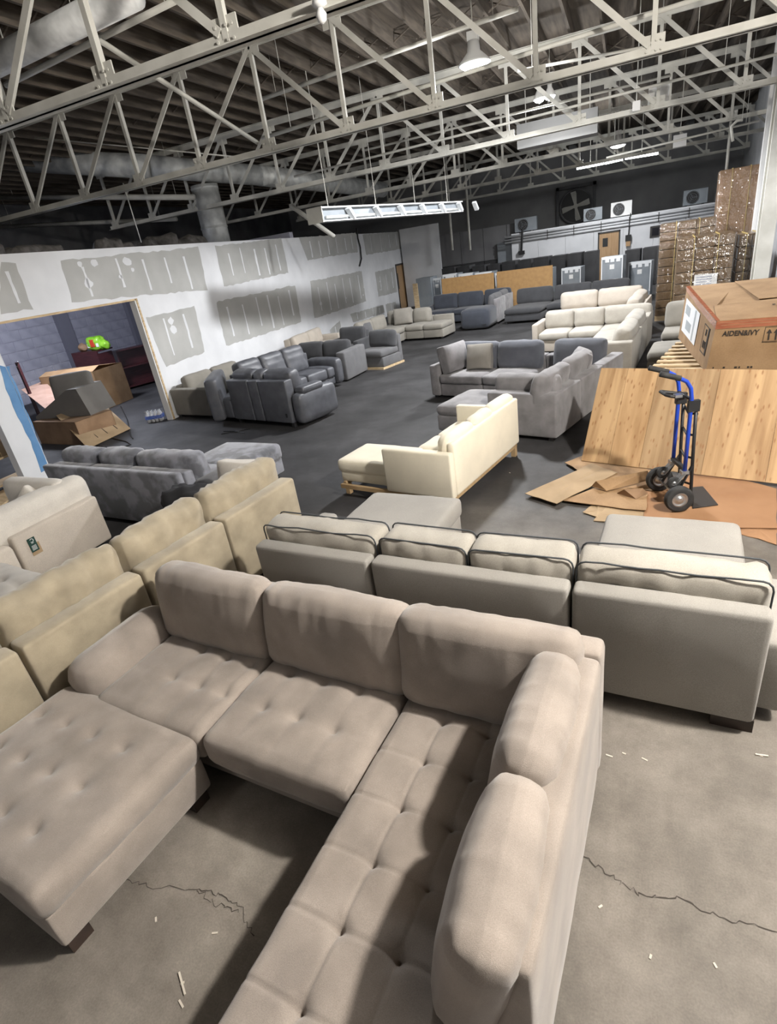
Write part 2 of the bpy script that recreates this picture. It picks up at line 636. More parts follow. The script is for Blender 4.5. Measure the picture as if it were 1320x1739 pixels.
def tilted(name, parent, M, cx, cy, z0, w, t, h, mat, tilt=0.0, rz=0.0, r=0.07, n=(10, 3, 8), roll=0.0, **k):
    """an upright cushion: w wide, t thick, h tall, standing on z0, leaning back (+y) by tilt"""
    V, F = soft_vf(w, h, t, r, (n[0], n[2], n[1]), **k)
    V = np.stack([V[:, 0], -V[:, 2], V[:, 1]], 1)          # thickness along y
    F = [f for f in F]
    m = Matrix.Translation((cx, cy, z0)) @ Matrix.Rotation(rz, 4, 'Z') @ Matrix.Rotation(-tilt, 4, 'X') @ Matrix.Rotation(roll, 4, 'Y') @ Matrix.Translation((0, 0, h / 2))
    MM = (M @ m) if M is not None else m
    return mob(name, V, F, mat, parent, MM, True)


SEED = [1]


def nextseed():
    SEED[0] += 1
    return SEED[0]


class Sofa:
    def __init__(s, name, label, cat, org, rz, group=None):
        s.root = thing(name, label, cat, (org[0], org[1], 0), rz, group)
        s.inv = (T(org[0], org[1], 0, rz)).inverted()

    def frame(s, x, y, ang):
        return s.inv @ T(x, y, 0, ang)

    def run(s, x, y, ang, ws, D, mat, seat_z=0.45, seat_t=0.17, back_z=0.78, back_t=0.15, cush_z=0.9, cush_t=0.2, z0=0.07,
            armL=0, armR=0, arm_z=0.62, foot=M_black, foot_mat=None, seatD=None, cushions=True, back=True, seats=True,
            bmat=None, cmat=None, tufts=False, pipe=None, tilt=0.16, n=8, wr=0.006, r=0.05, seat_r=0.055,
            base=True, skip_cush=(), skip_back=(), corner=(), puff=0.035, gap=0.004, wood=None, arm_r=0.04, feet=True,
            seat_front=0.0, one_back=False, armD=None, fold=0.0, ridges=False, skip_seat=()):
        """x,y,ang: world place of the run's front-left corner line: local x along the width, y from front (0) to back (D)"""
        M = s.frame(x, y, ang)
        root = s.root
        bmat = bmat or mat
        cmat = cmat or mat
        W_ = sum(ws)
        st = seat_z - seat_t
        bx = 0
        for i, w in enumerate(ws):
            a, b = bx + gap, bx + w - gap
            bx += w
            if base and i not in skip_seat:
                soft('base', root, M, a, b, 0.03, D - 0.01, z0, st + 0.01, bmat, 0.025, (2, 2, 2))
            if seats and i not in skip_seat:
                dd = D - (back_t if (back and i not in skip_back) else 0.0) - 0.005
                kw = {}
                if tufts:
                    tf = [(tx, ty, 0.022, 0.045) for tx in np.linspace(-w * 0.22, w * 0.22, 2) for ty in np.linspace(-dd * 0.26, dd * 0.22, 3)]
                    kw = dict(tufts=tf)
                soft('seat_cushion', root, M, a + 0.003, b - 0.003, seat_front - 0.01, dd, st + 0.012, seat_z, mat, seat_r,
                     (n + 2, n + 2, 2), puff=(0.008, 0.012, 0.022), wr=wr, wf=5, seed=nextseed(), **kw)
            if back and i not in skip_back:
                if not one_back:
                    soft('back_panel', root, M, a, b, D - back_t, D, z0, back_z, bmat, 0.03, (3, 2, 3), wr=wr * 0.4, seed=nextseed())
                elif i == 0:
                    soft('back_panel', root, M, 0, W_, D - back_t, D, z0, back_z, bmat, 0.03, (6, 2, 3), wr=wr * 0.4, seed=nextseed())
            if cushions and back and i not in skip_cush and i not in skip_back:
                sd = nextseed()
                ch = cush_z - seat_z + 0.02
                o = tilted('back_cushion', root, M, (a + b) / 2, D - back_t - cush_t * 0.62, seat_z - 0.02, w - 0.012, cush_t, ch, cmat, tilt,
                           0, 0.06 if pipe else 0.085, (n + 4, 3, n + 2), puff=(0.012, 0.012, puff), wr=wr * 1.6, wf=5, seed=sd, fold=fold,
                           seams=[(1, ch * 0.22, 0.02, 0.02), (1, -ch * 0.08, 0.02, 0.02)] if ridges else None)
                if pipe:
                    g = G()
                    for sgn in (-1, 1):
                        hw, hh, rr = (w - 0.012) / 2 + 0.004, ch / 2 + 0.006, 0.05
                        pts = []
                        for (cx, cz, a0) in ((hw - rr, hh - rr, 0), (-hw + rr, hh - rr, 90), (-hw + rr, -hh + rr, 180), (hw - rr, -hh + rr, 270)):
                            for q in range(0, 91, 30):
                                an = R(a0 + q)
                                pts.append((cx + rr * math.cos(an), sgn * (cush_t / 2 - 0.016), cz + rr * math.sin(an)))
                        # subdivide and wobble like the cushion edge
                        fine = []
                        for u in range(len(pts)):
                            p0, p1 = Vector(pts[u]), Vector(pts[(u + 1) % len(pts)])
                            kk = max(1, int((p1 - p0).length / 0.09))
                            for q in range(kk):
                                p = p0.lerp(p1, q / kk)
                                p += Vector((0, 0.3, 1)) * (noise.noise(p * 5 + Vector((sd * 3.7, sd, 0))) * wr * 1.6)
                                fine.append(p)
                        g.tube(fine, 0.0055, 6, True)
                    m = M @ Matrix.Translation(((a + b) / 2, D - back_t - cush_t * 0.62, seat_z - 0.02)) @ Matrix.Rotation(-tilt, 4, 'X') @ Matrix.Translation((0, 0, ch / 2))
                    g.ob('piping', pipe, o, m, True)
        aD = armD or D
        if armL:
            soft('arm', root, M, -armL, -0.002, 0.0, aD, z0, arm_z, bmat, arm_r, (2, 3, 3), wr=wr * 0.4, seed=nextseed())
        if armR:
            soft('arm', root, M, W_ + 0.002, W_ + armR, 0.0, aD, z0, arm_z, bmat, arm_r, (2, 3, 3), wr=wr * 0.4, seed=nextseed())
        if feet and z0 > 0.02:
            for (fx, fy) in ((0.07 - armL, 0.09), (W_ + armR - 0.07, 0.09), (0.07 - armL, D - 0.09), (W_ + armR - 0.07, D - 0.09)):
                G().box(fx - 0.035, fx + 0.035, fy - 0.035, fy + 0.035, 0, z0 + 0.015).ob('foot', foot_mat or M_black, root, M)
        return M


def pillow(name, label, cx, cy, z, w, h, t, rz, tilt, mat, group=None, n=9, cat='pillow', wr=0.008, roll=0.0):
    o = tilted(name, None, None, 0, 0, 0, w, t, h, mat, tilt, 0, 0.03, (n, 2, n), puff=(-0.015, -0.015, t * 0.5), wr=wr, wf=6, seed=nextseed(), roll=roll)
    o.location = (cx, cy, z)
    o.rotation_euler = (0, 0, rz)
    return tag(o, label, cat, group)


def bx(name, x0, x1, y0, y1, z0, z1, mat, parent=None, M=None):
    return G().box(x0, x1, y0, y1, z0, z1).ob(name, mat, parent, M)



# ================================================================== STRUCTURE
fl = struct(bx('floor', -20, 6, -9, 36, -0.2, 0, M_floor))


def ribbon(name, pts, w, mat, parent, z=0.002):
    V, F = [], []
    for i, p in enumerate(pts):
        p = Vector((p[0], p[1], z))
        d = (Vector(pts[min(i + 1, len(pts) - 1)]) - Vector(pts[max(i - 1, 0)]))
        n_ = Vector((-d.y, d.x, 0)).normalized() * (w / 2 * (0.5 + random.random()))
        V += [p - n_, p + n_]
    F = [(2 * i, 2 * i + 1, 2 * i + 3, 2 * i + 2) for i in range(len(pts) - 1)]
    return mob(name, V, F, mat, parent)


def crackline(pxs, steps=9, jit=0.012):
    out = []
    for i in range(len(pxs) - 1):
        a, b = P(*pxs[i]), P(*pxs[i + 1])
        for q in range(steps):
            p = a.lerp(b, q / steps)
            out.append(Vector((p.x + random.uniform(-jit, jit), p.y + random.uniform(-jit, jit), 0)))
    out.append(P(*pxs[-1]))
    return out


M_crack = plain('crack_shadow', (0.05, 0.042, 0.035), 0.95)
M_chip = plain('pale_debris', (0.6, 0.55, 0.47), 0.9)
for line, w in (([(205, 1490), (250, 1505), (335, 1510), (375, 1520), (410, 1545), (432, 1590)], 0.004),
                ([(335, 1510), (365, 1535), (405, 1550)], 0.003),
                ([(985, 1452), (1040, 1490), (1090, 1522), (1150, 1523), (1230, 1560), (1320, 1583)], 0.0045)):
    stuff(ribbon('floor_crack', crackline(line), w, M_crack, fl))
g = G()
for (px_, py_) in ((1035, 1284), (1060, 1280), (310, 1670), (265, 1562), (365, 1585), (308, 1705), (1020, 1540), (1095, 1290), (1215, 1640), (150, 1560), (1105, 1625), (1290, 1283), (866, 803), (690, 812)):
    p = P(px_, py_)
    a = random.uniform(0, 3)
    L_ = random.uniform(0.008, 0.02)
    g.box(-L_, L_, -0.004, 0.004, 0, 0.004, T(p.x, p.y, 0.0, a))
for (a_, b_) in (((305, 1652), (315, 1690)), ((1283, 1282), (1305, 1285))):
    pa, pb = P(*a_), P(*b_)
    g.bar((pa.x, pa.y, 0.005), (pb.x, pb.y, 0.005), 0.008, 0.005)
stuff(g.ob('floor_debris', M_chip, fl))

# ---- partition wall on the left: drywall, jamb, opening
W0, W1 = P(295, 712), P(678, 528)
wd = (W1 - W0).normalized()
wn = Vector((wd.y, -wd.x, 0))            # faces the hall (+x)
WA = math.atan2(wd.y, wd.x)
WH = 3.42
MW = T(W0.x, W0.y, 0, WA)                 # local x along the wall (0 at the jamb), y behind the face
IW = MW.inverted()


def wp(x, y):
    p = IW @ onplane(x, y, W0, wn)
    return p.x, p.z


wall_end = wp(744, 420)[0]
oh = wp(230, 507)[1]                     # top of the opening
pj = wp(85, 797)[0]                      # right edge of the post
pl = wp(45, 818)[0]                      # left edge of the post
wl = sgroup('wall_left', (W0.x, W0.y, 0), WA)
wt = 0.14
doorx0, doorx1 = wp(676, 490)[0], wp(704, 490)[0]
dz = 2.05
g = G()
g.box(0, doorx0, 0, wt, 0, WH)
g.box(doorx1, wall_end, 0, wt, 0, WH)
g.box(doorx0, doorx1, 0, wt, dz, WH)
g.box(pj, 0, 0, wt, oh, WH)
g.box(pl, pj, 0, wt, 0, WH)
g.box(pl - 1.4, pl, 0, wt, oh + 0.0, WH)
g.box(-12, pl - 1.4, 0, wt, 0, WH)
g.ob('drywall', M_mud, wl)
bx('jamb_stud', -0.0, 0.045, -0.012, wt + 0.01, 0, oh, M_rawwood, wl)
bx('jamb_stud', -0.03, 0.0, 0.0, wt, 0, oh, M_white, wl)
bx('header_board', pj, 0, 0.0, wt, oh - 0.035, oh, M_rawwood, wl)
bx('corner_bead', pj - 0.0, pj + 0.01, -0.004, wt, 0, oh, M_mud, wl)


def patch(name, pxs, mat, t):
    pts = [wp(*p) for p in pxs]
    rnd = random.Random(int(pxs[0][0] + pxs[0][1]))
    V = []
    for i in range(len(pts)):
        a, b = Vector(pts[i]), Vector(pts[(i + 1) % len(pts)])
        k = max(2, int((b - a).length / 0.13))
        for q in range(k):
            p = a.lerp(b, q / k)
            V.append((p.x + rnd.uniform(-0.018, 0.018), -t, p.y + rnd.uniform(-0.018, 0.018)))
    g = G()
    g.poly(V, (0, 1, 0), t + 0.001)
    return g.ob(name, mat, wl), pts


def streaks(pts, k, w=0.05, seed=1, a=0.12, b=0.88):
    """white runs of compound over the studs"""
    rnd = random.Random(seed)
    g = G()
    q = [Vector((p[0], p[1])) for p in pts[:4]]
    for i in range(k):
        t = (i + 0.7) / (k + 0.4) + rnd.uniform(-0.02, 0.02)
        top = q[0].lerp(q[1], t)
        bot = q[3].lerp(q[2], t)
        s0, s1 = a + rnd.uniform(-0.05, 0.1), b + rnd.uniform(-0.12, 0.08)
        A_, B_ = top.lerp(bot, s0), top.lerp(bot, s1)
        x = (A_.x + B_.x) / 2
        ww = w * rnd.uniform(0.6, 1.2)
        n_ = 7
        L_ = [(x - ww * rnd.uniform(0.35, 0.75), -0.005, B_.y + (A_.y - B_.y) * m_ / (n_ - 1)) for m_ in range(n_)]
        R_ = [(x + ww * rnd.uniform(0.35, 0.75), -0.005, B_.y + (A_.y - B_.y) * m_ / (n_ - 1)) for m_ in range(n_)]
        for m_ in range(n_ - 1):
            g.poly([L_[m_], R_[m_], R_[m_ + 1], L_[m_ + 1]], (0, 1, 0), 0.004)
    stuff(g.ob('mud_streak', M_mud, wl))


PATCHES = [
    ([(0, 443), (27, 446), (55, 525), (0, 533)], 1),
    ([(102, 442), (337, 420), (352, 492), (123, 513)], 5),
    ([(365, 418), (478, 405), (490, 463), (381, 487)], 5),
    ([(367, 513), (501, 484), (512, 547), (384, 588)], 6),
    ([(248, 540), (330, 520), (348, 598), (282, 623)], 2),
    ([(508, 404), (604, 395), (608, 428), (523, 442)], 6),
    ([(527, 478), (614, 460), (622, 512), (534, 541)], 6),
    ([(616, 398), (692, 392), (697, 420), (622, 433)], 5),
    ([(637, 462), (670, 454), (675, 496), (643, 504)], 3),
    ([(595, 533), (651, 518), (654, 531), (600, 548)], 4),
    ([(655, 517), (672, 512), (675, 527), (657, 531)], 1),
    ([(560, 560), (577, 545), (580, 560), (563, 576)], 1),
    ([(398, 620), (445, 603), (452, 625), (402, 640)], 0),
    ([(300, 662), (372, 622), (376, 640), (304, 680)], 0),
]
for i, (pp, k) in enumerate(PATCHES):
    o, pts = patch('bare_drywall_panel', pp, M_gyp, 0.002)
    if k:
        streaks(pts, k, 0.06 if i < 6 else 0.05, i)
# dabs of compound over screws
g = G()
rnd = random.Random(5)
for (x, y, rr) in ((545, 516, 9), (588, 506, 4), (617, 501, 5), (618, 488, 3), (645, 478, 4), (646, 492, 4), (613, 527, 4), (624, 524, 4), (637, 521, 3), (610, 530, 3),
                   (135, 448, 5), (160, 446, 7), (215, 444, 9), (225, 458, 4), (205, 470, 4), (150, 481, 8), (295, 560, 10), (290, 545, 8), (666, 470, 3), (570, 490, 3)):
    cx, cz = wp(x, y)
    s = rr / 925 * (Vector((cx, 0, 0)) + W0 - Vector((0, 0, 0))).length * 0.9
    n_ = 10
    pts = [(cx + s * math.cos(2 * PI * j / n_) * rnd.uniform(0.7, 1.2), -0.005, cz + 0.8 * s * math.sin(2 * PI * j / n_) * rnd.uniform(0.7, 1.2)) for j in range(n_)]
    g.poly(pts, (0, 1, 0), 0.004)
stuff(g.ob('mud_dab', M_mud, wl))
# blue paint on the post
bp_ = [(0, 622), (14, 622), (84, 795), (70, 801), (45, 735), (8, 660)]
patch('blue_paint_patch', bp_, M_blue, 0.004)
# dark cable hanging from the top of the partition
pts = []
for (x, y) in ((604, 388), (606, 405), (610, 420), (612, 440), (609, 452)):
    a, b = wp(x, y)
    pts.append((a, -0.05, b))
G().tube(pts, 0.03, 6).ob('hanging_cable', M_cable, wl)
# far return of the partition
rp0 = Vector((MW @ Vector((wall_end - 0.9, 0, 0))))
# wood door in the partition
d1 = sgroup('door_1', (W0.x, W0.y, 0), WA)
fw = 0.07
for (a, b, c, d_) in ((doorx0, doorx0 + fw, 0, dz), (doorx1 - fw, doorx1, 0, dz), (doorx0, doorx1, dz - fw, dz)):
    bx('door_frame', a, b, -0.03, wt, c, d_, M_frame, d1)
bx('door_leaf', doorx0 + fw, doorx1 - fw, 0.01, 0.055, 0.01, dz - fw, M_doorwood, d1)
vx = wp(677, 470)[0]
bx('vision_panel', doorx0 + fw + 0.08, doorx0 + fw + 0.20, -0.004, 0.012, 0.95, 1.65, M_black, d1)
G().tube([(doorx1 - fw - 0.06, 0, 1.0), (doorx1 - fw - 0.06, -0.05, 1.0), (doorx1 - fw - 0.16, -0.05, 1.0)], 0.012, 6).ob('door_handle', M_chrome, d1)

# ---- room behind the partition
cor = A(160, 560, 17.0)
g = G()
wb = sgroup('wall_room', (-16.8, 16.6, 0))
# block courses of the side wall (x = -16.8), each block its own piece
bl_, bh_ = 0.62, 0.30
blockmesh = None
rnd = random.Random(3)
nb = 0
for row in range(12):
    z = row * bh_
    y = -10.6 + (row % 2) * bl_ / 2
    while y < -0.2:
        V, F = soft_vf(0.12, bl_ - 0.02, bh_ - 0.02, 0.012, (2, 2, 2))
        if blockmesh is None:
            o = mob('block', V, F, M_lavblock, wb)
            blockmesh = o.data
        else:
            o = bpy.data.objects.new('block', blockmesh)
            COL.objects.link(o)
            o.parent = wb
        o.location = (rnd.uniform(-0.004, 0.004), y, z + bh_ / 2)
        y += bl_
        nb += 1
bx('mortar_bed', -0.2, 0.045, -12, 0, 0, 3.6, M_lavblock, wb)
for py_ in (-6.4, -3.2, -0.25):
    bx('pilaster', -0.05, 0.22, py_ - 0.22, py_ + 0.22, 0, 3.6, plain('grey_pilaster', (0.20, 0.20, 0.24), 0.8), wb)
bx('plain_wall', 0.05, 7.2, 0.0, 0.2, 0, 3.6, noisy('lavender_paint', (0.36, 0.36, 0.43), (0.41, 0.41, 0.48), 1, 0.7), wb)
bx('near_wall', -0.2, 7.2, -14.6, -14.4, 0, 3.6, M_whitewall, wb)

# ---- right wall, back wall, far left wall, rear wall
wr_ = sgroup('wall_right', (3.0, 0, 0))
g = G()
g.poly([(0, -9, 0), (0, 12.5, 0), (2.2, 36, 0), (2.4, 36, 0), (0.3, 12.5, 0), (0.3, -9, 0)], (0, 0, 1), 6.4)
g.ob('masonry', M_whitewall, wr_)
bk = struct(bx('wall_back', -20, 6, 35.0, 35.3, 0, 6.4, noisy('grey_masonry', (0.26, 0.26, 0.265), (0.36, 0.36, 0.365), 0.6, 0.9)))
struct(bx('wall_far_left', -20.2, -20, -9, 35, 0, 6.4, M_darkwall))
struct(bx('wall_rear', -20, 3.0, -9.2, -9, 0, 6.4, M_whitewall))
# steel column and door tracks on the right wall
cl = sgroup('trim_1', (0, 0, 0))
for nm, pts, Y, w in (('column_flange', ((1314, 200), (1297, 470)), 14.2, 0.26), ('track', ((1300, 200), (1289, 400)), 16.6, 0.14), ('track', ((1307, 200), (1297, 400)), 16.2, 0.07)):
    a, b = A(*pts[0], Y), A(*pts[1], Y)
    x = (a.x + b.x) / 2
    G().box(x - w / 2, x + w / 2, Y - 0.05, Y + 0.05, 0, 5.9).ob(nm, M_white if nm == 'track' else M_steelpaint, cl)
    if nm == 'column_flange':
        G().box(x + 0.02, x + 0.05, Y - 0.25, Y - 0.05, 0, 5.9).ob('column_web', M_steelpaint, cl)
        G().box(x - w / 2, x + w / 2, Y - 0.3, Y - 0.25, 0, 5.9).ob('column_flange', M_steelpaint, cl)

# ---- roof: deck boards and joists
RZ = 5.95
ce = sgroup('ceiling', (0, 0, RZ))
bx('roof_deck', -20, 5.6, -9, 35.2, 0.27, 0.33, M_deck, ce)
jm = None
x = -19.7
while x < 5.2:
    if jm is None:
        o = bx('joist', -0.025, 0.025, -9, 35, 0.0, 0.27, M_joist, ce)
        jm = o.data
    else:
        o = bpy.data.objects.new('joist', jm)
        COL.objects.link(o)
        o.parent = ce
    o.location = (x, 0, 0)
    x += 0.58
# cross bridging between the joists
g = G()
for yb in (7.2, 12.0, 16.8):
    x = -14.0
    while x < 3.5:
        g.bar((x + 0.03, yb, 0.02), (x + 0.55, yb, 0.25), 0.03, 0.02)
        g.bar((x + 0.03, yb + 0.05, 0.25), (x + 0.55, yb + 0.05, 0.02), 0.03, 0.02)
        x += 0.58
stuff(g.ob('joist_bridging', M_joist, ce))


# ================================================================== ROOF TRUSSES
def truss(Y, xc, zb, zt, label, npan=6, pan=1.45, thick=1.0):
    t = thing('roof_truss', label, 'truss', (xc, Y, zb), 0, 'white steel roof trusses')
    h = zt - zb
    half = npan * pan
    xl, xr = -half - 0.2, half
    # bottom chord: two angles back to back
    g = G()
    for s_ in (-1, 1):
        g.box(xl, xr, s_ * 0.012 if s_ > 0 else -0.092, 0.092 if s_ > 0 else -0.012, -0.055, -0.043)
        g.box(xl, xr, 0.012 if s_ > 0 else -0.024, 0.024 if s_ > 0 else -0.012, -0.055, 0.045)
    g.ob('bottom_chord', M_steelpaint, t)
    g = G()
    for s_ in (-1, 1):
        g.box(xl, xr, 0.012 if s_ > 0 else -0.092, 0.092 if s_ > 0 else -0.012, h + 0.033, h + 0.045)
        g.box(xl, xr, 0.012 if s_ > 0 else -0.024, 0.024 if s_ > 0 else -0.012, h - 0.075, h + 0.045)
    g.ob('top_chord', M_steelpaint, t)
    for i in range(-npan, npan + 1):
        x = i * pan
        g = G().bar((x, 0, 0), (x, 0, h), 0.06, 0.055, (0, 1, 0))
        g.bar((x, 0.03, 0), (x, 0.03, h), 0.012, 0.075, (0, 1, 0))
        g.ob('vertical', M_steelpaint, t)
        g = G().box(x - 0.13, x + 0.13, -0.008, 0.008, -0.04, 0.16)
        for bx_ in (-0.08, 0.03, 0.09):
            for bz in (-0.01, 0.09):
                g.lathe([(0.014, 0), (0.014, 0.012)], 6, T(x + bx_, -0.03, bz, 0, R(90)))
        g.ob('gusset_plate', M_steelpaint, t)
        G().box(x - 0.15, x + 0.15, -0.008, 0.008, h - 0.18, h - 0.02).ob('gusset_plate', M_steelpaint, t)
        if i != 0:
            s_ = 1 if i > 0 else -1
            a, b = Vector(((i - s_) * pan, 0, h - 0.06)), Vector((x - s_ * 0.05, 0, 0.05))
            g = G().bar(a + Vector((0, -0.03, 0)), b + Vector((0, -0.03, 0)), 0.012, 0.075, (0, 0, 1))
            g.bar(a, b, 0.06, 0.012, (0, 0, 1))
            g.ob('diagonal', M_steelpaint, t)
    return t


ZB, ZT = 4.42, 5.86
truss(5.22, -4.7, ZB + 0.03, ZT, 'nearest white steel roof truss, its lower chord running to the top left corner')
truss(9.5, -5.55, ZB, ZT, 'second white steel roof truss from the camera, crossing above the gap before the bright lamp')
truss(14.2, -5.3, ZB, ZT, 'third white steel roof truss from the camera, ending at the right wall column')
truss(19.0, -4.85, ZB, ZT, 'fourth white steel roof truss from the camera, brightly lit from below')
truss(24.0, -4.5, ZB, ZT, 'fifth roof truss from the camera, a dark line under the lit one')
truss(30.5, -4.2, ZB, ZT, 'farthest white roof truss in front of the back wall and its fan')


# ---- sprinkler pipes, conduit
def line_pipe(name, label, pts, r, mat, group=None, cat='pipe', n=8, hang=(0.08, 0.92)):
    p0 = Vector(pts[0])
    o = G().tube([Vector(p) - p0 for p in pts], r, n).ob(name, mat, None, None, True)
    o.location = p0
    if hang:
        a, b = Vector(pts[0]), Vector(pts[-1])
        for t in hang:
            p = a.lerp(b, t) - p0
            G().tube([p, (p.x, p.y, 6.21 - p0.z)], 0.005, 5).ob('hanger_rod', M_steelpaint, o)
    return tag(o, label, cat, group)


line_pipe('sprinkler_pipe', 'white pipe running across just under the lamps behind the second truss', [A(445, 235, 10.0), A(1320, -45, 10.0)], 0.03, M_steelpaint)
line_pipe('sprinkler_pipe', 'upper thin white pipe crossing high behind the second truss', [A(440, 170, 11.0), A(880, 15, 11.0)], 0.035, M_steelpaint)
line_pipe('conduit', 'white conduit above the third truss chord, nearer of two', [A(500, 300, 13.8), A(880, 205, 13.8), A(1320, 92, 13.8)], 0.025, M_steelpaint)
line_pipe('conduit', 'white conduit above the third truss chord, farther of two', [A(620, 255, 15.4), A(1140, 128, 15.4)], 0.025, M_steelpaint)
line_pipe('conduit', 'thin white conduit near the top right, ending at a small box', [A(880, 120, 11.5), A(1215, 58, 11.5)], 0.022, M_steelpaint)
line_pipe('sprinkler_pipe', 'white pipe between the nearest truss and the insulated duct, with black hangers', [A(10, 145, 6.7), A(310, -5, 6.6)], 0.035, M_steelpaint)
line_pipe('wire', 'thin wire strung across the dark roof space at left', [A(60, 234, 9.9), A(420, 268, 11.2)], 0.012, M_steelpaint, None, 'wire', 5, hang=())
line_pipe('conduit', 'conduit along the bottom of the fourth truss', [A(1030, 268, 18.6), A(1290, 205, 18.6)], 0.025, M_steelpaint)
line_pipe('conduit', 'curved grey conduit dropping beside the tall wrapped carton', [A(1245, 240, 17), A(1242, 215, 17), A(1252, 205, 17), A(1262, 203, 17)], 0.03, M_steelpaint, hang=(0.9,))
line_pipe('conduit', 'grey vertical conduit rising behind the tall wrapped carton', [A(1233, 300, 19), A(1242, 205, 19)], 0.035, M_steelpaint)
line_pipe('rod', 'pale rod standing on top of the partition wall', [A(209, 311, 10.5), A(240, 412, 10.5)], 0.012, M_steelpaint, None, 'rod', 5, hang=())
line_pipe('brace', 'diagonal steel brace from the roof to the second truss at upper left', [A(167, 67, 6.5), A(437, 242, 9.4)], 0.04, M_steelpaint, None, 'brace', 4, hang=())
line_pipe('brace', 'dark diagonal brace under the left end of the white trough light', [A(495, 350, 15), A(568, 402, 15)], 0.06, M_steelpaint, None, 'brace', 4, hang=())
line_pipe('conduit_bundle', 'pair of thin pipes dropping from the roof at the end of the partition', [(A(799, 415, 27).x, 27, 6.2), A(799, 425, 27)], 0.05, M_steelpaint, None, 'pipe', hang=())
line_pipe('conduit_bundle', 'thin pipe dropping beside a second one, left of the far unit', [(A(769, 418, 27).x, 27, 6.2), A(769, 425, 27)], 0.05, M_steelpaint, None, 'pipe', hang=())
line_pipe('pipe_run', 'dark pipe lying level behind the left end of the trusses', [A(0, 335, 14), A(330, 335, 14)], 0.07, M_steelpaint)
line_pipe('pipe_run', 'lower dark pipe over the partition at far left', [A(0, 385, 15), A(300, 372, 15)], 0.06, M_steelpaint)

# ---- ducts
zc = 4.3
pa, pb = P(-30, 268, zc), P(650, 318, zc)
pa = Vector((-7.1, 5.75, zc))
d_ = thing('duct', 'long round grey duct running back over the partition', 'duct', (-12.5, 12.4, 4.5))
ends = (A(-10, 270, 12.6) - Vector((-12.5, 12.4, 4.5)), A(255, 283, 13.2) - Vector((-12.5, 12.4, 4.5)), A(440, 298, 16.0) - Vector((-12.5, 12.4, 4.5)), A(650, 322, 23.0) - Vector((-12.5, 12.4, 4.5)))
G().tube([ends[0], ends[1]], 0.27, 20).ob('duct_section', M_galv, d_, None, True)
G().tube([ends[1], ends[2]], 0.26, 20).ob('duct_section', M_galv, d_, None, True)
G().tube([ends[2], ends[3]], 0.27, 20).ob('duct_section', M_galv, d_, None, True)
line_pipe('insulated_duct', 'pale insulated duct at the top left corner of the roof', [A(-60, 132, 6.3), A(228, -14, 6.15)], 0.145, noisy('insulation_wrap', (0.6, 0.61, 0.6), (0.85, 0.86, 0.85), 6, 0.6), None, 'duct', 16, (0.3, 0.7))
vd = A(366, 395, 14.5)
v_ = thing('vertical_duct', 'upright round metal duct rising behind the partition', 'duct', (vd.x, 14.5, 2.6))
zt_ = A(358, 312, 14.5).z - 2.6
G().lathe([(0.36, 0.3), (0.36, zt_)], 22).ob('duct_section', M_galv, v_, None, True)
for zz in (zt_ - 0.1, zt_ * 0.55):
    G().lathe([(0.375, zz), (0.375, zz + 0.05)], 22).ob('duct_band', M_galv, v_, None, True)

# ---- long white trough light
fa, fb = P(540, 364, 3.5), P(780, 356, 3.42)
dv = (fb - fa)
fl_len = min(dv.length, 7.6)
fang = math.atan2(dv.y, dv.x)
tl = thing('trough_light', 'long white hanging trough light with clipped tubes along its side', 'light fixture', (fa.x, fa.y, 3.36), fang)
bx('housing', 0, fl_len, -0.04, 0.26, 0.0, 0.25, M_applgrey, tl)
bx('end_plate', -0.02, 0.0, -0.13, 0.28, -0.02, 0.27, M_steelpaint, tl)
bx('top_lip', 0, fl_len, -0.13, -0.04, 0.235, 0.26, M_white, tl)
bx('bottom_lip', 0, fl_len, -0.13, -0.04, -0.01, 0.012, M_white, tl)
for i in range(6):
    x0 = 0.15 + i * fl_len / 6.1
    G().tube([(x0, -0.08, 0.07), (x0 + fl_len / 6.1 - 0.3, -0.08, 0.07)], 0.03, 8).ob('tube', M_galv, tl, None, True)
for i in range(7):
    x0 = fl_len / 6.1 * (i + 1) - 0.12
    G().bar((x0 - 0.05, -0.12, 0.22), (x0 + 0.12, -0.12, 0.02), 0.07, 0.12, (0, 1, 0)).ob('tube_clip', M_foam, tl)
for i in range(4):
    x0 = 0.5 + i * (fl_len - 1) / 3
    G().tube([(x0, 0.1, 0.25), (x0, 0.1, 2.84)], 0.008, 5).ob('hanger_wire', M_steelpaint, tl)


# ---- high bay lamps
def highbay(loc, label, r=0.2, glowm=M_lampglow):
    t = thing('high_bay_lamp', label, 'lamp', (loc[0], loc[1], loc[2]))
    G().lathe([(r * 0.35, 0.30), (r * 0.4, 0.16), (r * 0.95, 0.02), (r, -0.01)], 20).ob('reflector', M_white, t, None, True)
    G().lathe([(0.02, -0.08), (r * 0.7, -0.05), (r * 0.9, -0.012), (r * 0.5, 0.0)], 20).ob('lens', glowm, t, None, True)
    G().box(-0.09, 0.09, -0.06, 0.06, 0.30, 0.42).ob('ballast_box', M_white, t)
    G().tube([(0, 0, 0.42), (0, 0, 6.21 - loc[2])], 0.01, 6).ob('hanger', M_steelpaint, t)
    return t


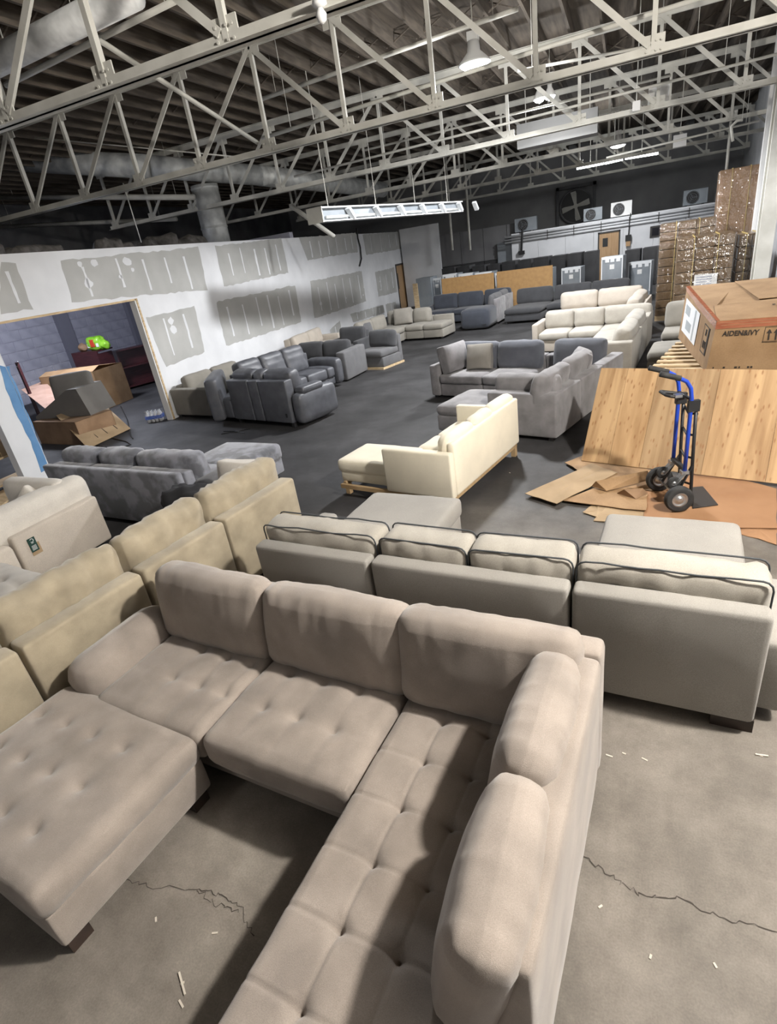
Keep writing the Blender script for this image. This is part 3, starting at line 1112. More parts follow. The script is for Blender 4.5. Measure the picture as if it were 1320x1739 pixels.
highbay(A(806, 108, 11.2), 'brightest round high bay lamp, hanging in front of the third truss', 0.27)
q = A(916, 168, 15.6)
highbay(q, 'left bulb of the far pair of glaring high bay lamps', 0.13)
highbay(A(934, 163, 15.6), 'right bulb of the far pair of glaring high bay lamps', 0.13)
highbay(A(1050, 247, 23.0), 'small dim high bay lamp under the far trusses', 0.26, M_lampglow_small)
tb = thing('strip_light', 'row of bright fluorescent tubes far back below the roof', 'light fixture', A(945, 290, 27.0))
e0 = A(945, 292, 27.0)
for (a, b) in (((980, 288), (1026, 279)), ((1028, 279), (1058, 272)), ((1062, 271), (1118, 262))):
    p, q = A(*a, 27.0) - e0, A(*b, 27.0) - e0
    G().bar(p, q, 0.12, 0.09).ob('tube', M_tube, tb)
    G().tube([p.lerp(q, 0.5), (p.lerp(q, 0.5).x, p.lerp(q, 0.5).y, 6.21 - e0.z)], 0.012, 5).ob('hanger', M_steelpaint, tb)
bf = thing('bulb_fitting', 'white bare bulb fitting under the nearest truss chord at top', 'light fixture', A(543, 8, 5.1))
G().lathe([(0.05, 0.06), (0.06, 0.0), (0.03, -0.02)], 14).ob('bulb_holder', M_white, bf, None, True)
G().lathe([(0.02, -0.02), (0.045, -0.06), (0.035, -0.1), (0.01, -0.12)], 14).ob('bulb', M_white, bf, None, True)
for (x, y, w, h, Y, lb) in ((1119, 162, 32, 30, 14.35, 'large white square junction plate hung on the third truss'), (1081, 180, 12, 14, 14.0, 'small white square box clipped under the third truss chord'),
                            (1155, 239, 20, 18, 19.15, 'white square plate low on the far right of the trusses')):
    c = A(x, y, Y)
    k = (c - Vector((0, 0, CAMH))).dot(CF) / FPX
    o = G().box(-w * k / 2, w * k / 2, -0.03, 0.03, -h * k / 2, h * k / 2).ob('junction_box', M_white)
    o.location = c
    G().tube([(0, 0.02, h * k / 2), (0, 0.02, 6.21 - c.z)], 0.01, 5).ob('hanger_rod', M_steelpaint, o)
    tag(o, lb, 'box')
db = A(930, 235, 17.5)
o = G().box(-1.0, 1.0, 0, 0.6, 0.0, 0.55).ob('unit_heater', plain('heater_paint', (0.24, 0.24, 0.235), 0.7))
o.location = A(945, 240, 17.5)
for x in (-0.8, 0.8):
    G().tube([(x, 0.3, 0.55), (x, 0.3, 6.21 - o.location.z)], 0.012, 5).ob('hanger_rod', M_steelpaint, o)
tag(o, 'large white box unit hanging behind the fourth truss', 'heater')

# ---- dark clutter on top of the partition (insulation and scrap)
g = G()
rnd = random.Random(9)
tp = MW @ Vector((0, 0, 0))
for i in range(26):
    x = rnd.uniform(-6, 3.5)
    p = MW @ Vector((x, 0.9 + rnd.uniform(0, 1.2), 0))
    V, F = soft_vf(rnd.uniform(0.5, 1.1), rnd.uniform(0.3, 0.8), rnd.uniform(0.2, 0.5), 0.15, (3, 3, 3), wr=0.08, wf=4, seed=i)
    g.add(V, F, T(p.x, p.y, 3.4 + rnd.uniform(0, 0.15), rnd.uniform(0, 3)))
o = g.ob('insulation_scrap', noisy('dark_insulation', (0.05, 0.045, 0.04), (0.12, 0.11, 0.1), 8, 1.0), None, None, True)
stuff(o)
o['label'] = 'heap of dark insulation scraps lying along the top of the partition'
o['category'] = 'insulation'
pl_ = struct(bx('trim_2', -16.8, -9.6, 3.2, 16.6, 3.36, 3.40, M_darkwall))

# ================================================================== SOFAS
def loc2(p, dx=0, dy=0):
    return (p[0] + dx, p[1] + dy)


# ---- A: taupe tufted sectional in the foreground
aA = R(-5.5)
OA = P(1030, 1080, 0.84)
sA = Sofa('sectional_sofa', 'taupe tufted sectional nearest the camera, with a long bench seat at right', 'sofa', OA, aA)
MA = sA.frame(OA.x, OA.y, aA)
rA = sA.root
soft('base', rA, MA, -2.78, -0.98, -0.84, -0.14, 0.06, 0.27, M_taupe, 0.02, (3, 2, 2), wr=0.004)
soft('base', rA, MA, -0.95, -0.14, -2.6, -0.14, 0.06, 0.27, M_taupe, 0.02, (3, 4, 2), wr=0.004)
soft('back_panel', rA, MA, -2.96, -0.905, -0.15, 0.0, 0.06, 0.835, M_taupe, 0.035, (10, 2, 6), wr=0.004, seed=2)
soft('back_panel', rA, MA, -0.89, 0.0, -0.15, 0.0, 0.06, 0.84, M_taupe, 0.035, (8, 2, 6), wr=0.004, seed=3)
soft('side_back_panel', rA, MA, -0.145, 0.0, -1.46, -0.152, 0.06, 0.84, M_taupe, 0.035, (2, 10, 6), wr=0.005, seed=4)
soft('arm', rA, MA, -3.06, -2.775, -0.93, -0.155, 0.06, 0.63, M_taupe, 0.13, (4, 9, 8), wr=0.008, seed=5, puff=(0.02, 0, 0.01))
# two square seat cushions
for i, (a, b, us, vs) in enumerate(((-2.77, -1.895, (-2.385, -2.17, -1.98), (-0.64, -0.385)), (-1.89, -0.965, (-1.675, -1.442, -1.212), (-0.65, -0.375)))):
    cx, cy = (a + b) / 2, -0.545
    tf = [(u - cx, v - cy, 0.024, 0.05) for u in us for v in vs]
    soft('seat_cushion', rA, MA, a, b, -0.94, -0.15, 0.265, 0.465, M_taupe, 0.055, (54, 48, 6), puff=(0.006, 0.012, 0.022), wr=0.006, wf=4,
         seed=11 + i, tufts=tf, seams=[(1, v - cy, 0.003, 0.02) for v in vs] + [(0, u - cx, 0.003, 0.02) for u in us])
# the long bench with its grid of tufts
L0, L1 = -2.6, -0.15
cx, cy = -0.5475, (L0 + L1) / 2
us, vs = (-0.712, -0.476, -0.24), [-0.405 - k * 0.252 for k in range(9)]
tf = [(u - cx, v - cy, 0.026, 0.04) for u in us for v in vs]
sm = [(0, u - cx, 0.007, 0.008) for u in us] + [(1, v - cy, 0.007, 0.008) for v in vs]
soft('bench_cushion', rA, MA, -0.955, -0.14, L0, L1, 0.265, 0.455, M_taupe, 0.05, (90, 250, 4), puff=(0.004, 0.006, 0.012), wr=0.004, wf=4, seed=21, tufts=tf, seams=sm)
# loose back cushions, each with a crease line along its border
for (uc, w, rz, tl_, sd, vy) in ((-2.35, 0.93, -0.02, 0.17, 31, -0.245), (-1.42, 0.95, 0.0, 0.16, 32, -0.245), (-0.53, 0.90, 0.03, 0.22, 33, -0.26)):
    o = tilted('back_cushion', rA, MA, uc, vy, 0.43, w, 0.20, 0.52, M_taupe, tl_, rz, 0.075, (44, 9, 34), puff=(0.012, 0.012, 0.045),
               wr=0.011, wf=4.0, seed=sd, fold=0.4, ring=[(0.05, 0.006, 0.008)], edgew=0.7)
for (vc, w, rz, tl_, sd, ux) in ((-0.57, 0.68, -PI / 2 + 0.0, 0.20, 41, -0.255), (-1.215, 0.62, -PI / 2 + 0.06, 0.24, 42, -0.255)):
    o = tilted('back_cushion', rA, MA, ux, vc, 0.43, w, 0.19, 0.50, M_taupe, tl_, rz, 0.075, (40, 9, 34), puff=(0.015, 0.02, 0.05),
               wr=0.010, wf=4.0, seed=sd, fold=0.4, ring=[(0.03, 0.007, 0.008)], edgew=0.7)

# ---- tufted ottoman at lower left
pO = P(325, 1262, 0.45)
oa = R(-8)
so = Sofa('ottoman', 'taupe tufted ottoman bench at the lower left of the picture', 'ottoman', pO, oa)
Mo = so.frame(pO.x, pO.y, oa)
MoA = Mo.inverted() @ so.inv @ T(OA.x, OA.y, 0, aA)
tf = []
for u in (-2.98, -2.74, -2.50, -2.25):
    for v in (-1.13, -1.38, -1.62):
        q = MoA @ Vector((u, v, 0))
        tf.append((q.x + 0.59, q.y + 0.4125, 0.024, 0.05))
soft('base', so.root, Mo, -1.16, -0.015, -0.85, 0.03, 0.085, 0.30, M_taupe, 0.02, (4, 4, 3), wr=0.003)
soft('top_cushion', so.root, Mo, -1.18, 0.0, -0.87, 0.045, 0.285, 0.455, M_taupe, 0.06, (64, 50, 4), puff=(0.004, 0.004, 0.02), wr=0.007, wf=4, seed=51,
     tufts=tf)
for (x, y) in ((-0.09, -0.78), (-0.09, -0.05), (-1.08, -0.78), (-1.08, -0.05)):
    G().box(x - 0.05, x + 0.05, y - 0.05, y + 0.05, 0, 0.095).ob('foot', M_darkwood, so.root, Mo)

# ---- B: beige sectional seen from behind at left
pB = P(500, 810, 0.76)
dirB = (P(250, 967, 0.76) - pB); dirB.z = 0
angB = math.atan2(dirB.y, dirB.x)
nB = Vector((-math.sin(angB), math.cos(angB), 0))
DB = 0.98
f0 = pB - nB * DB
sB = Sofa('sectional_sofa', 'beige velvet sectional seen from behind at left, its row of backs ending in a corner', 'sofa', f0, angB)
MB_ = sB.run(f0.x, f0.y, angB, [0.96, 0.84, 0.9, 0.95], DB, M_beige, back_z=0.76, back_t=0.17, cush_z=0.98, cush_t=0.20, n=16, wr=0.011, tilt=0.04, fold=0.8,
             gap=0.009, puff=0.04)
soft('arm', sB.root, MB_, -0.005, 0.19, 0.05, DB - 0.18, 0.07, 0.74, M_beige, 0.04, (2, 6, 6), wr=0.004)
# ---- C: grey weave sectional with dark piping
pC = P(1318, 1052, 0.78)
pC2 = P(430, 927, 0.78)
aC = math.atan2(pC2.y - pC.y, pC2.x - pC.x)
nC = Vector((-math.sin(aC), math.cos(aC), 0))
DC = 0.98
fC = pC - nC * DC
sC = Sofa('sectional_sofa', 'long grey woven sectional seen from behind, dark piping on its four back cushions', 'sofa', fC, aC)
wl_ = (pC2 - pC).length
kw = dict(back_z=0.78, back_t=0.13, cush_z=0.88, cush_t=0.24, n=14, wr=0.012, pipe=M_pipe_dark, cmat=M_greyweave_light, tilt=0.05, fold=0.4, z0=0.08, puff=0.03, feet=False, gap=0.003)
MC = sC.run(fC.x, fC.y, aC, [0.94], DC, M_greyweave, **kw)
w2 = P(972, 1010, 0.78); w1 = P(615, 965, 0.78)
u2 = (w2 - pC).length + 0.01
u1 = (w1 - pC).length
ax = Vector((math.cos(aC), math.sin(aC), 0))
q = fC + ax * (u2 + 0.02)
half = (u1 - u2 - 0.03) / 2
kw2 = dict(kw)
MC2 = sC.run(q.x, q.y, aC, [half, half], DC, M_greyweave, back=False, base=True, seats=True, **{k: v for k, v in kw2.items() if k not in ('back_z',)})
soft('back_panel', sC.root, MC2, 0.0, half * 2, DC - 0.13, DC, 0.08, 0.78, M_greyweave, 0.03, (8, 2, 4))
kw3 = dict(kw)
for i in range(2):
    qq = q + ax * (i * half)
    MM = sC.frame(qq.x, qq.y, aC)
    sd = nextseed()
    ch = 0.45
    o = tilted('back_cushion', sC.root, MM, half / 2, DC - 0.13 - 0.15, 0.43, half - 0.015, 0.24, ch, M_greyweave_light, 0.05, 0.03 if i == 0 else -0.02, 0.06, (18, 3, 14), puff=(0.012, 0.012, 0.035), wr=0.014, wf=5, seed=sd, fold=0.4)
    g = G()
    for sgn in (-1, 1):
        hw, hh, rr = (half - 0.015) / 2 + 0.004, ch / 2 + 0.006, 0.05
        pts = []
        for (cx, cz, a0) in ((hw - rr, hh - rr, 0), (-hw + rr, hh - rr, 90), (-hw + rr, -hh + rr, 180), (hw - rr, -hh + rr, 270)):
            for t_ in range(0, 91, 30):
                an = R(a0 + t_)
                pts.append((cx + rr * math.cos(an), sgn * 0.104, cz + rr * math.sin(an)))
        g.tube(pts, 0.0055, 6, True)
    g.ob('piping', M_pipe_dark, o, MM @ Matrix.Translation((half / 2, DC - 0.28, 0.43)) @ Matrix.Rotation(0.03 if i == 0 else -0.02, 4, 'Z') @ Matrix.Rotation(-0.05, 4, 'X') @ Matrix.Translation((0, 0, ch / 2)), True)
q = fC + ax * (u1 + 0.01)
w3 = wl_ - u1 - 0.01
MC3 = sC.run(q.x, q.y, aC, [w3], DC, M_greyweave, **kw)
# the two chaise seats that reach forward, and the low outer arms
pr = P(1038, 880, 0.45)
soft('chaise_seat', sC.root, MC, 0.02, 0.95, DC - 1.66, DC - 0.15, 0.27, 0.452, M_greyweave, 0.05, (14, 18, 3), puff=(0.004, 0.004, 0.02), wr=0.004, seed=61)
soft('chaise_base', sC.root, MC, 0.04, 0.93, DC - 1.63, 0.1, 0.07, 0.28, M_greyweave, 0.02, (3, 3, 2))
soft('arm', sC.root, MC, -0.14, 0.015, DC - 0.80, DC - 0.14, 0.07, 0.53, M_greyweave, 0.035, (2, 3, 3))
p1, p2 = P(620, 845, 0.45), P(770, 858, 0.45)
soft('chaise_seat', sC.root, MC3, -0.02, 0.93, DC - 1.74, DC - 0.15, 0.27, 0.452, M_greyweave, 0.05, (14, 18, 3), puff=(0.004, 0.004, 0.02), wr=0.004, seed=62)
soft('chaise_base', sC.root, MC3, 0.0, 0.91, DC - 1.71, 0.1, 0.07, 0.28, M_greyweave, 0.02, (3, 3, 2))
soft('arm', sC.root, MC3, 0.94, 1.12, DC - 1.08, DC - 0.14, 0.07, 0.53, M_greyweave, 0.04, (2, 3, 3))
for (x, M__) in ((0.1, MC), (0.86, MC), (w3 - 0.08, MC3)):
    G().box(x - 0.1, x + 0.1, DC - 0.16, DC - 0.03, 0, 0.085).ob('foot', M_darkwood, sC.root, M__)

# ---- D: cream sofa with chaise on oak legs
pDn, pDf = P(772, 876, 0.0), P(884, 772, 0.0)
aD = math.atan2((pDn - pDf).y, (pDn - pDf).x)
LD = (pDn - pDf).length
nD = Vector((-math.sin(aD), math.cos(aD), 0))
DD = 0.86
fD = pDf - nD * DD
sD = Sofa('chaise_sofa', 'cream linen chaise sofa with oak legs standing in the middle of the hall', 'sofa', fD, aD)
w_ = (LD - 0.24)
MD = sD.run(fD.x + 0, fD.y, aD, [0.12 + w_ * 0.31, w_ * 0.31, w_ * 0.38], DD, M_cream, seat_z=0.44, seat_t=0.15, back_z=0.76, back_t=0.09, cush_z=0.83, cush_t=0.16, z0=0.17,
            armR=0.10, arm_z=0.68, n=9, wr=0.006, tilt=0.2, feet=False, puff=0.025, arm_r=0.025, gap=0.001, one_back=True)
soft('arm', sD.root, MD, 0.0, 0.10, 0.02, DD - 0.1, 0.17, 0.66, M_cream, 0.025, (2, 3, 3))
cx0, cx1 = 0.12 + w_ * 0.60, 0.12 + w_ + 0.0
soft('chaise_seat', sD.root, MD, cx0, cx1, -0.78, 0.1, 0.29, 0.445, M_cream, 0.05, (8, 10, 3), puff=(0, 0, 0.015), wr=0.004)
soft('chaise_base', sD.root, MD, cx0 + 0.02, cx1 - 0.02, -0.75, 0.05, 0.17, 0.30, M_cream, 0.02, (3, 3, 2))
g = G()
WD = 0.12 + w_ + 0.10
g.box(0.02, WD - 0.02, DD - 0.07, DD - 0.03, 0.12, 0.17)
g.box(0.02, WD - 0.02, 0.03, 0.07, 0.12, 0.17)
g.box(0.02, 0.06, 0.03, DD - 0.03, 0.12, 0.17)
g.box(WD - 0.06, WD - 0.02, -0.7, DD - 0.03, 0.12, 0.17)
g.box(cx0 + 0.03, cx1, -0.72, -0.68, 0.12, 0.17)
g.ob('oak_rail', M_oak, sD.root, MD)
for (x, y) in ((0.06, DD - 0.06), (WD - 0.06, DD - 0.06), (0.06, 0.07), (cx0 + 0.07, -0.69), (cx1 - 0.05, -0.69)):
    G().box(x - 0.03, x + 0.03, y - 0.03, y + 0.03, 0, 0.125).ob('leg', M_oak, sD.root, MD)

# ---- E: ivory sofa at left with a green hang tag
pE = P(195, 916, 0.02)
aE = R(-92)
nE = Vector((-math.sin(aE), math.cos(aE), 0))
fE = pE - nE * 0.98
sE = Sofa('corner_sofa', 'ivory corner sofa at the left edge with a dark green tag on its back', 'sofa', fE, aE)
ME = sE.run(fE.x, fE.y, aE, [1.04, 1.0], 0.98, M_oat_near, back_z=0.60, back_t=0.2, cush_z=0.84, cush_t=0.24, n=9, wr=0.009, tilt=0.0, cmat=M_ivory_near, z0=0.05, puff=0.05, gap=0.012,
            skip_cush=(0, 1), skip_back=(1,))
soft('back_panel', sE.root, ME, 1.06, 2.05, 0.84, 1.02, 0.05, 0.56, M_oat_near, 0.06, (4, 3, 4), wr=0.004)
tilted('back_cushion', sE.root, ME, 0.72, 0.72, 0.43, 1.55, 0.26, 0.42, M_ivory_near, 0.02, 0, 0.1, (16, 4, 9), puff=(0.02, 0, 0.05), wr=0.01, wf=5, seed=71)
soft('side_back', sE.root, ME, 0.0, 0.2, -0.05, 0.78, 0.05, 0.62, M_oat_near, 0.04, (3, 4, 3))
tilted('back_cushion', sE.root, ME, 0.26, 0.33, 0.43, 0.92, 0.2, 0.46, M_ivory_near, 0.08, PI / 2, 0.09, (12, 4, 9), puff=(0.02, 0, 0.04), wr=0.008, wf=5, seed=72)
# tag
tx, tz = 0.88, 0.52
bx('tag_card', tx - 0.075, tx + 0.03, 0.983, 0.986, 0.33, 0.45, M_card_light, sE.root, ME)
tg = bx('green_tag', tx - 0.05, tx + 0.03, 0.987, 0.992, 0.37, 0.52, M_green, sE.root, ME)
g = G()
g.tube([(tx - 0.01 + 0.018 * math.cos(a), 0.994, 0.492 + 0.018 * math.sin(a)) for a in np.linspace(0.6, 5.6, 12)], 0.003, 5)
g.box(tx - 0.022, tx + 0.002, 0.992, 0.994, 0.462, 0.466)
for k in range(5):
    g.box(tx - 0.035, tx + 0.015, 0.992, 0.9935, 0.388 + k * 0.011, 0.392 + k * 0.011)
g.ob('tag_mark', M_paper, sE.root, ME)
qv = ME @ Vector((0, 0, 0))
wE = sE.root.location
Mw = T(fE.x, fE.y, 0, aE)
for (lx, ly, tl_, rz, lb) in ((0.52, 0.40, 0.22, 0.4, 'larger cream corner pillow, tilted, on the ivory sofa at left'), (0.42, 0.55, 0.2, 0.5, 'smaller cream corner pillow tucked behind the larger one on the ivory sofa')):
    p = Mw @ Vector((lx, ly, 0.45))
    pillow('throw_pillow', lb, p.x, p.y, 0.50, 0.38 if lx > 0.5 else 0.32, 0.38 if lx > 0.5 else 0.32, 0.09, aE + PI / 2 + rz, tl_, M_ivory_near, roll=0.75)
# tufted seat in front of it
pT = P(110, 985, 0.45)
sT = Sofa('ottoman', 'pale grey tufted ottoman beside the tagged ivory sofa at the left edge', 'ottoman', (pT.x, pT.y), R(-8))
MT = sT.frame(pT.x, pT.y, R(-8))
soft('base', sT.root, MT, -1.15, -0.02, -0.95, 0.0, 0.06, 0.3, M_tuftgrey, 0.02, (3, 3, 2))
soft('top_cushion', sT.root, MT, -1.17, 0.0, -0.97, 0.02, 0.27, 0.47, M_tuftgrey, 0.08, (36, 30, 3), puff=(0, 0, 0.03), wr=0.012, wf=5, seed=81,
     tufts=[(-0.32 + i * 0.32, -0.24 + j * 0.24, 0.035, 0.06) for i in range(3) for j in range(3)], seams=[(1, -0.24, 0.012, 0.03), (1, 0, 0.012, 0.03), (1, 0.24, 0.012, 0.03)])

# ---- F: slate velvet sofa seen from behind
pF, pF2 = P(312, 801, 0.74), P(85, 786, 0.74)
aF = math.atan2(pF2.y - pF.y, pF2.x - pF.x)
nF = Vector((-math.sin(aF), math.cos(aF), 0))
fF = pF - nF * 0.95
LF = (pF2 - pF).length
sF = Sofa('chaise_sofa', 'slate velvet sofa seen from behind, in front of the blue painted post', 'sofa', fF, aF)
MF = sF.run(fF.x, fF.y, aF, [LF * 0.40, LF * 0.29, LF * 0.31], 0.95, M_slatevelvet, back_z=0.72, back_t=0.14, cush_z=0.86, cush_t=0.24, n=9, wr=0.012, tilt=0.05, gap=0.002, puff=0.05, fold=0.5)
# leaning outer back board, one continuous upholstered face
V, F = soft_vf(LF, 0.10, 0.70, 0.03, (6, 2, 4))
V = V + np.array((LF / 2, 0.99, 0.40))
V[:, 1] -= (V[:, 2] - 0.06) * -0.05
mob('outer_back', V, F, M_slatevelvet, sF.root, MF, True)
soft('arm', sF.root, MF, -0.22, -0.01, 0.05, 0.93, 0.06, 0.62, M_midgrey, 0.09, (4, 4, 4), wr=0.006)
soft('chaise_seat', sF.root, MF, 0.0, LF * 0.40, -0.75, 0.1, 0.25, 0.47, M_slatevelvet, 0.06, (6, 6, 3), puff=(0, 0, 0.02))
soft('chaise_base', sF.root, MF, 0.02, LF * 0.40 - 0.02, -0.72, 0.1, 0.06, 0.27, M_slatevelvet, 0.02, (3, 3, 2))

# ---- M: grey velvet U sectional behind the cream sofa
aM = R(-18)
OM = P(945, 752, 0.0)
uM, vM = Vector((math.cos(aM), math.sin(aM), 0)), Vector((-math.sin(aM), math.cos(aM), 0))


def pm(u, v):
    return OM + uM * u + vM * v


sM = Sofa('sectional_sofa', 'big grey velvet U-shaped sectional with blue-grey cushions beside the plywood', 'sofa', OM, aM)
LR = 2.62
p = pm(-0.96, LR)
MM1 = sM.run(p.x, p.y, aM - PI / 2, [0.9, 0.85, LR - 1.75], 0.96, M_greyvelvet, seat_z=0.44, back_z=0.64, back_t=0.2, cush_z=0.90, cush_t=0.2, n=8, wr=0.009, tilt=0.2, gap=0.006,
             skip_cush=(0,), z0=0.05, foot_mat=M_black)
p = pm(-3.0, LR - 0.96)
MM2 = sM.run(p.x, p.y, aM, [0.9, 0.85, 0.30], 0.96, M_greyvelvet, seat_z=0.44, back_z=0.64, back_t=0.2, cush_z=0.90, cush_t=0.2, n=8, wr=0.008, tilt=0.18, cmat=M_bluegrey,
             armL=0.2, arm_z=0.62, skip_cush=(2,), skip_seat=(2,), z0=0.05)
p = pm(-0.62, LR - 0.02)
Mq = sM.frame(p.x, p.y, aM)
tilted('back_cushion', sM.root, Mq, 0.0, -0.30, 0.43, 0.85, 0.2, 0.48, M_bluegrey, 0.18, 0, 0.08, (12, 3, 10), puff=(0.01, 0.01, 0.04), wr=0.008, seed=91)
soft('near_panel', sM.root, sM.frame(OM.x, OM.y, aM), -1.02, 0.0, 0.0, 0.2, 0.05, 0.645, M_greyvelvet, 0.035, (4, 3, 4))
p = pm(-0.55, 0.34)
tilted('back_cushion', sM.root, sM.frame(p.x, p.y, aM + PI), 0, 0.0, 0.42, 0.95, 0.2, 0.42, M_greyvelvet, 0.1, 0, 0.08, (12, 3, 9), puff=(0.01, 0.01, 0.04), wr=0.01, seed=92)
p = pm(-2.80, LR - 0.62)
pillow('throw_pillow', 'grey velvet cushion leaning over the left arm of the U-shaped sectional', p.x, p.y, 0.45, 0.6, 0.5, 0.18, aM + PI / 2 - 0.15, 0.25, M_greyvelvet)
p = pm(-2.36, LR - 0.56)
pillow('throw_pillow', 'square brown-grey pillow on the left seat of the U-shaped sectional', p.x, p.y, 0.45, 0.48, 0.46, 0.16, aM + 0.25, 0.35, M_browngrey)
p = pm(-0.42, 1.55)
pillow('throw_pillow', 'soft grey pillow lying against the right back of the U-shaped sectional', p.x, p.y, 0.47, 0.5, 0.45, 0.16, aM - 1.1, 0.45, M_greyvelvet)
po = P(743, 736, 0.0)
sO = Sofa('ottoman', 'grey-blue velvet ottoman with rounded top behind the cream sofa', 'ottoman', po, aM)
Mo2 = sO.frame(po.x, po.y, aM)
soft('base', sO.root, Mo2, 0.01, 0.98, 0.02, 0.98, 0.04, 0.29, M_greyvelvet, 0.03, (3, 3, 2))
soft('top_cushion', sO.root, Mo2, 0.0, 0.99, 0.0, 0.99, 0.27, 0.44, M_greyvelvet, 0.08, (10, 10, 3), puff=(0, 0, 0.03), wr=0.006, seed=93)

# ---- G: charcoal leather reclining sectional
aG = R(-15)
pG = P(500, 728, 0.0)
uG, vG = Vector((math.cos(aG), math.sin(aG), 0)), Vector((-math.sin(aG), math.cos(aG), 0))
OG = pG - uG * 2.35
sG = Sofa('reclining_sectional', 'charcoal leather reclining sectional in front of the left wall', 'sofa', OG, aG)
# near run, back to the camera
p = OG + uG * 2.35 + vG * 0.95
MG1 = sG.run(p.x, p.y, aG + PI, [0.74, 0.28, 0.62], 0.95, M_leather, seat_z=0.48, seat_t=0.24, back_z=0.86, back_t=0.2, cush_z=1.0, cush_t=0.26, n=8, wr=0.006, tilt=0.16,
             ridges=True, z0=0.09, puff=0.05, foot_mat=M_black)
soft('recliner_arm', sG.root, MG1, -0.24, -0.005, -0.08, 0.90, 0.08, 0.60, M_leather, 0.09, (4, 6, 5), puff=(0.01, 0.02, 0.04), wr=0.004)
tilted('arm_bolster', sG.root, MG1, -0.12, 0.5, 0.57, 0.24, 0.55, 0.14, M_leather, 0.0, 0, 0.06, (4, 5, 3), wr=0.004)
bx('switch_plate', 0.1, 0.14, 0.952, 0.958, 0.2, 0.27, M_black, sG.root, MG1)
# far run along the wall
p = OG + vG * 3.15 + uG * 0.95
MG2 = sG.run(p.x, p.y, aG + PI / 2 + PI + PI, [0.1], 0.95, M_leather, base=False, seats=False, back=False, feet=False)
p = OG + uG * 1.0 + vG * 0.62
MG2 = sG.run(p.x, p.y, aG + PI / 2, [0.62, 0.64, 0.64, 0.25], 0.98, M_leather, seat_z=0.48, seat_t=0.24, back_z=0.8, back_t=0.2, cush_z=1.04, cush_t=0.26, n=8, wr=0.006, tilt=0.24,
             ridges=True, z0=0.09, puff=0.05, skip_cush=(3,))
soft('recliner_arm', sG.root, MG2, 2.155, 2.39, -0.06, 0.9, 0.08, 0.62, M_leather, 0.09, (4, 6, 5), puff=(0.01, 0.02, 0.04), wr=0.004)
p = OG + uG * 0.3 + vG * 0.3
Mc = sG.frame(p.x, p.y, aG)
soft('corner_wedge', sG.root, Mc, -0.3, 0.42, -0.3, 0.45, 0.09, 0.48, M_leather, 0.06, (3, 3, 3))
soft('corner_back', sG.root, sG.frame(p.x, p.y, aG + PI * 0.75), -0.46, 0.80, 0.10, 0.34, 0.09, 0.90, M_leather, 0.06, (5, 3, 6), puff=(0, 0.03, 0.02))
g = G()
for k, (a, b) in enumerate((((376, 738), (400, 735)), ((400, 735), (425, 729)), ((380, 733), (415, 736)))):
    pa, pb = P(*a), P(*b)
    g.tube([(pa.x, pa.y, 0.01), ((pa.x + pb.x) / 2, (pa.y + pb.y) / 2 + 0.05, 0.012), (pb.x, pb.y, 0.01)], 0.008, 5)
tag(g.ob('power_cord', M_cable), 'loose black power cord on the floor in front of the leather recliner', 'cord')

# ---- H: pale grey loveseat by the door opening
pH = P(362, 711, 0.0)
pH0 = P(300, 709, 0.0)
aH = math.atan2(pH.y - pH0.y, pH.x - pH0.x)
LH = (pH - pH0).length
vH = Vector((-math.sin(aH), math.cos(aH), 0))
pp_ = pH + vH * 1.75
sH = Sofa('loveseat', 'pale grey loveseat against the left wall, its plain arm end by the opening', 'sofa', pH, aH)
o_ = pH + vH * 0.2
MH = sH.run(o_.x, o_.y, aH + PI / 2, [0.8, 0.8], LH - 0.02, M_olive, back_z=0.66, back_t=0.2, cush_z=0.84, cush_t=0.2, armL=0.2, armR=0.2, arm_z=0.62, n=5, z0=0.05)

# ---- I: charcoal pieces stacked between the recliner and the far sofas
pI, pI2 = P(593, 648, 0.0), P(627, 630, 0.0)
dI = (pI2 - pI)
aI = math.atan2(dI.y, dI.x) - PI / 2
vI = Vector((-math.sin(aI), math.cos(aI), 0)); uI = Vector((math.cos(aI), math.sin(aI), 0))
sI = Sofa('loveseat', 'graphite loveseat with a broad plain end, behind the leather recliner', 'sofa', pI, aI)
o_ = pI - uI * 1.75
sI.run(o_.x, o_.y, aI, [0.75, 0.75], dI.length, M_midgrey, back_z=0.62, back_t=0.2, cush_z=0.86, cush_t=0.22, armR=0.24, armL=0.2, arm_z=0.68, n=5, z0=0.03, feet=False, cmat=M_darkgrey)
q = P(647, 630, 0.0); q2 = P(682, 616, 0.0)
aI2 = math.atan2(q2.y - q.y, q2.x - q.x) - PI / 2
vI2 = Vector((-math.sin(aI2), math.cos(aI2), 0)); uI2 = Vector((math.cos(aI2), math.sin(aI2), 0))
o_ = q - uI2 * 0.80 + vI2 * 0.12
sI2 = Sofa('armless_chair', 'graphite armless chair with one dark back cushion, out on the aisle', 'chair', o_, aI2)
MI2 = sI2.run(o_.x, o_.y, aI2, [0.80], (q2 - q).length, M_midgrey, back_z=0.72, back_t=0.14, cush_z=0.86, cush_t=0.22, n=7, z0=0.05, feet=False, cmat=M_darkgrey, puff=0.06)
G().box(0.0, 0.81, -0.01, (q2 - q).length + 0.01, 0, 0.05).ob('wood_skid', M_rawwood, sI2.root, MI2)
pw = A(515, 575, 15.0)
sI3 = Sofa('loveseat', 'cream-grey sofa back showing above the recliner, against the left wall', 'sofa', (-8.3, 14.6), R(80))
sI3.run(-7.9, 13.75, R(93), [0.9, 0.9], 0.9, M_oatmeal, back_z=0.8, back_t=0.2, cush_z=0.86, armL=0.18, armR=0.18, n=4)
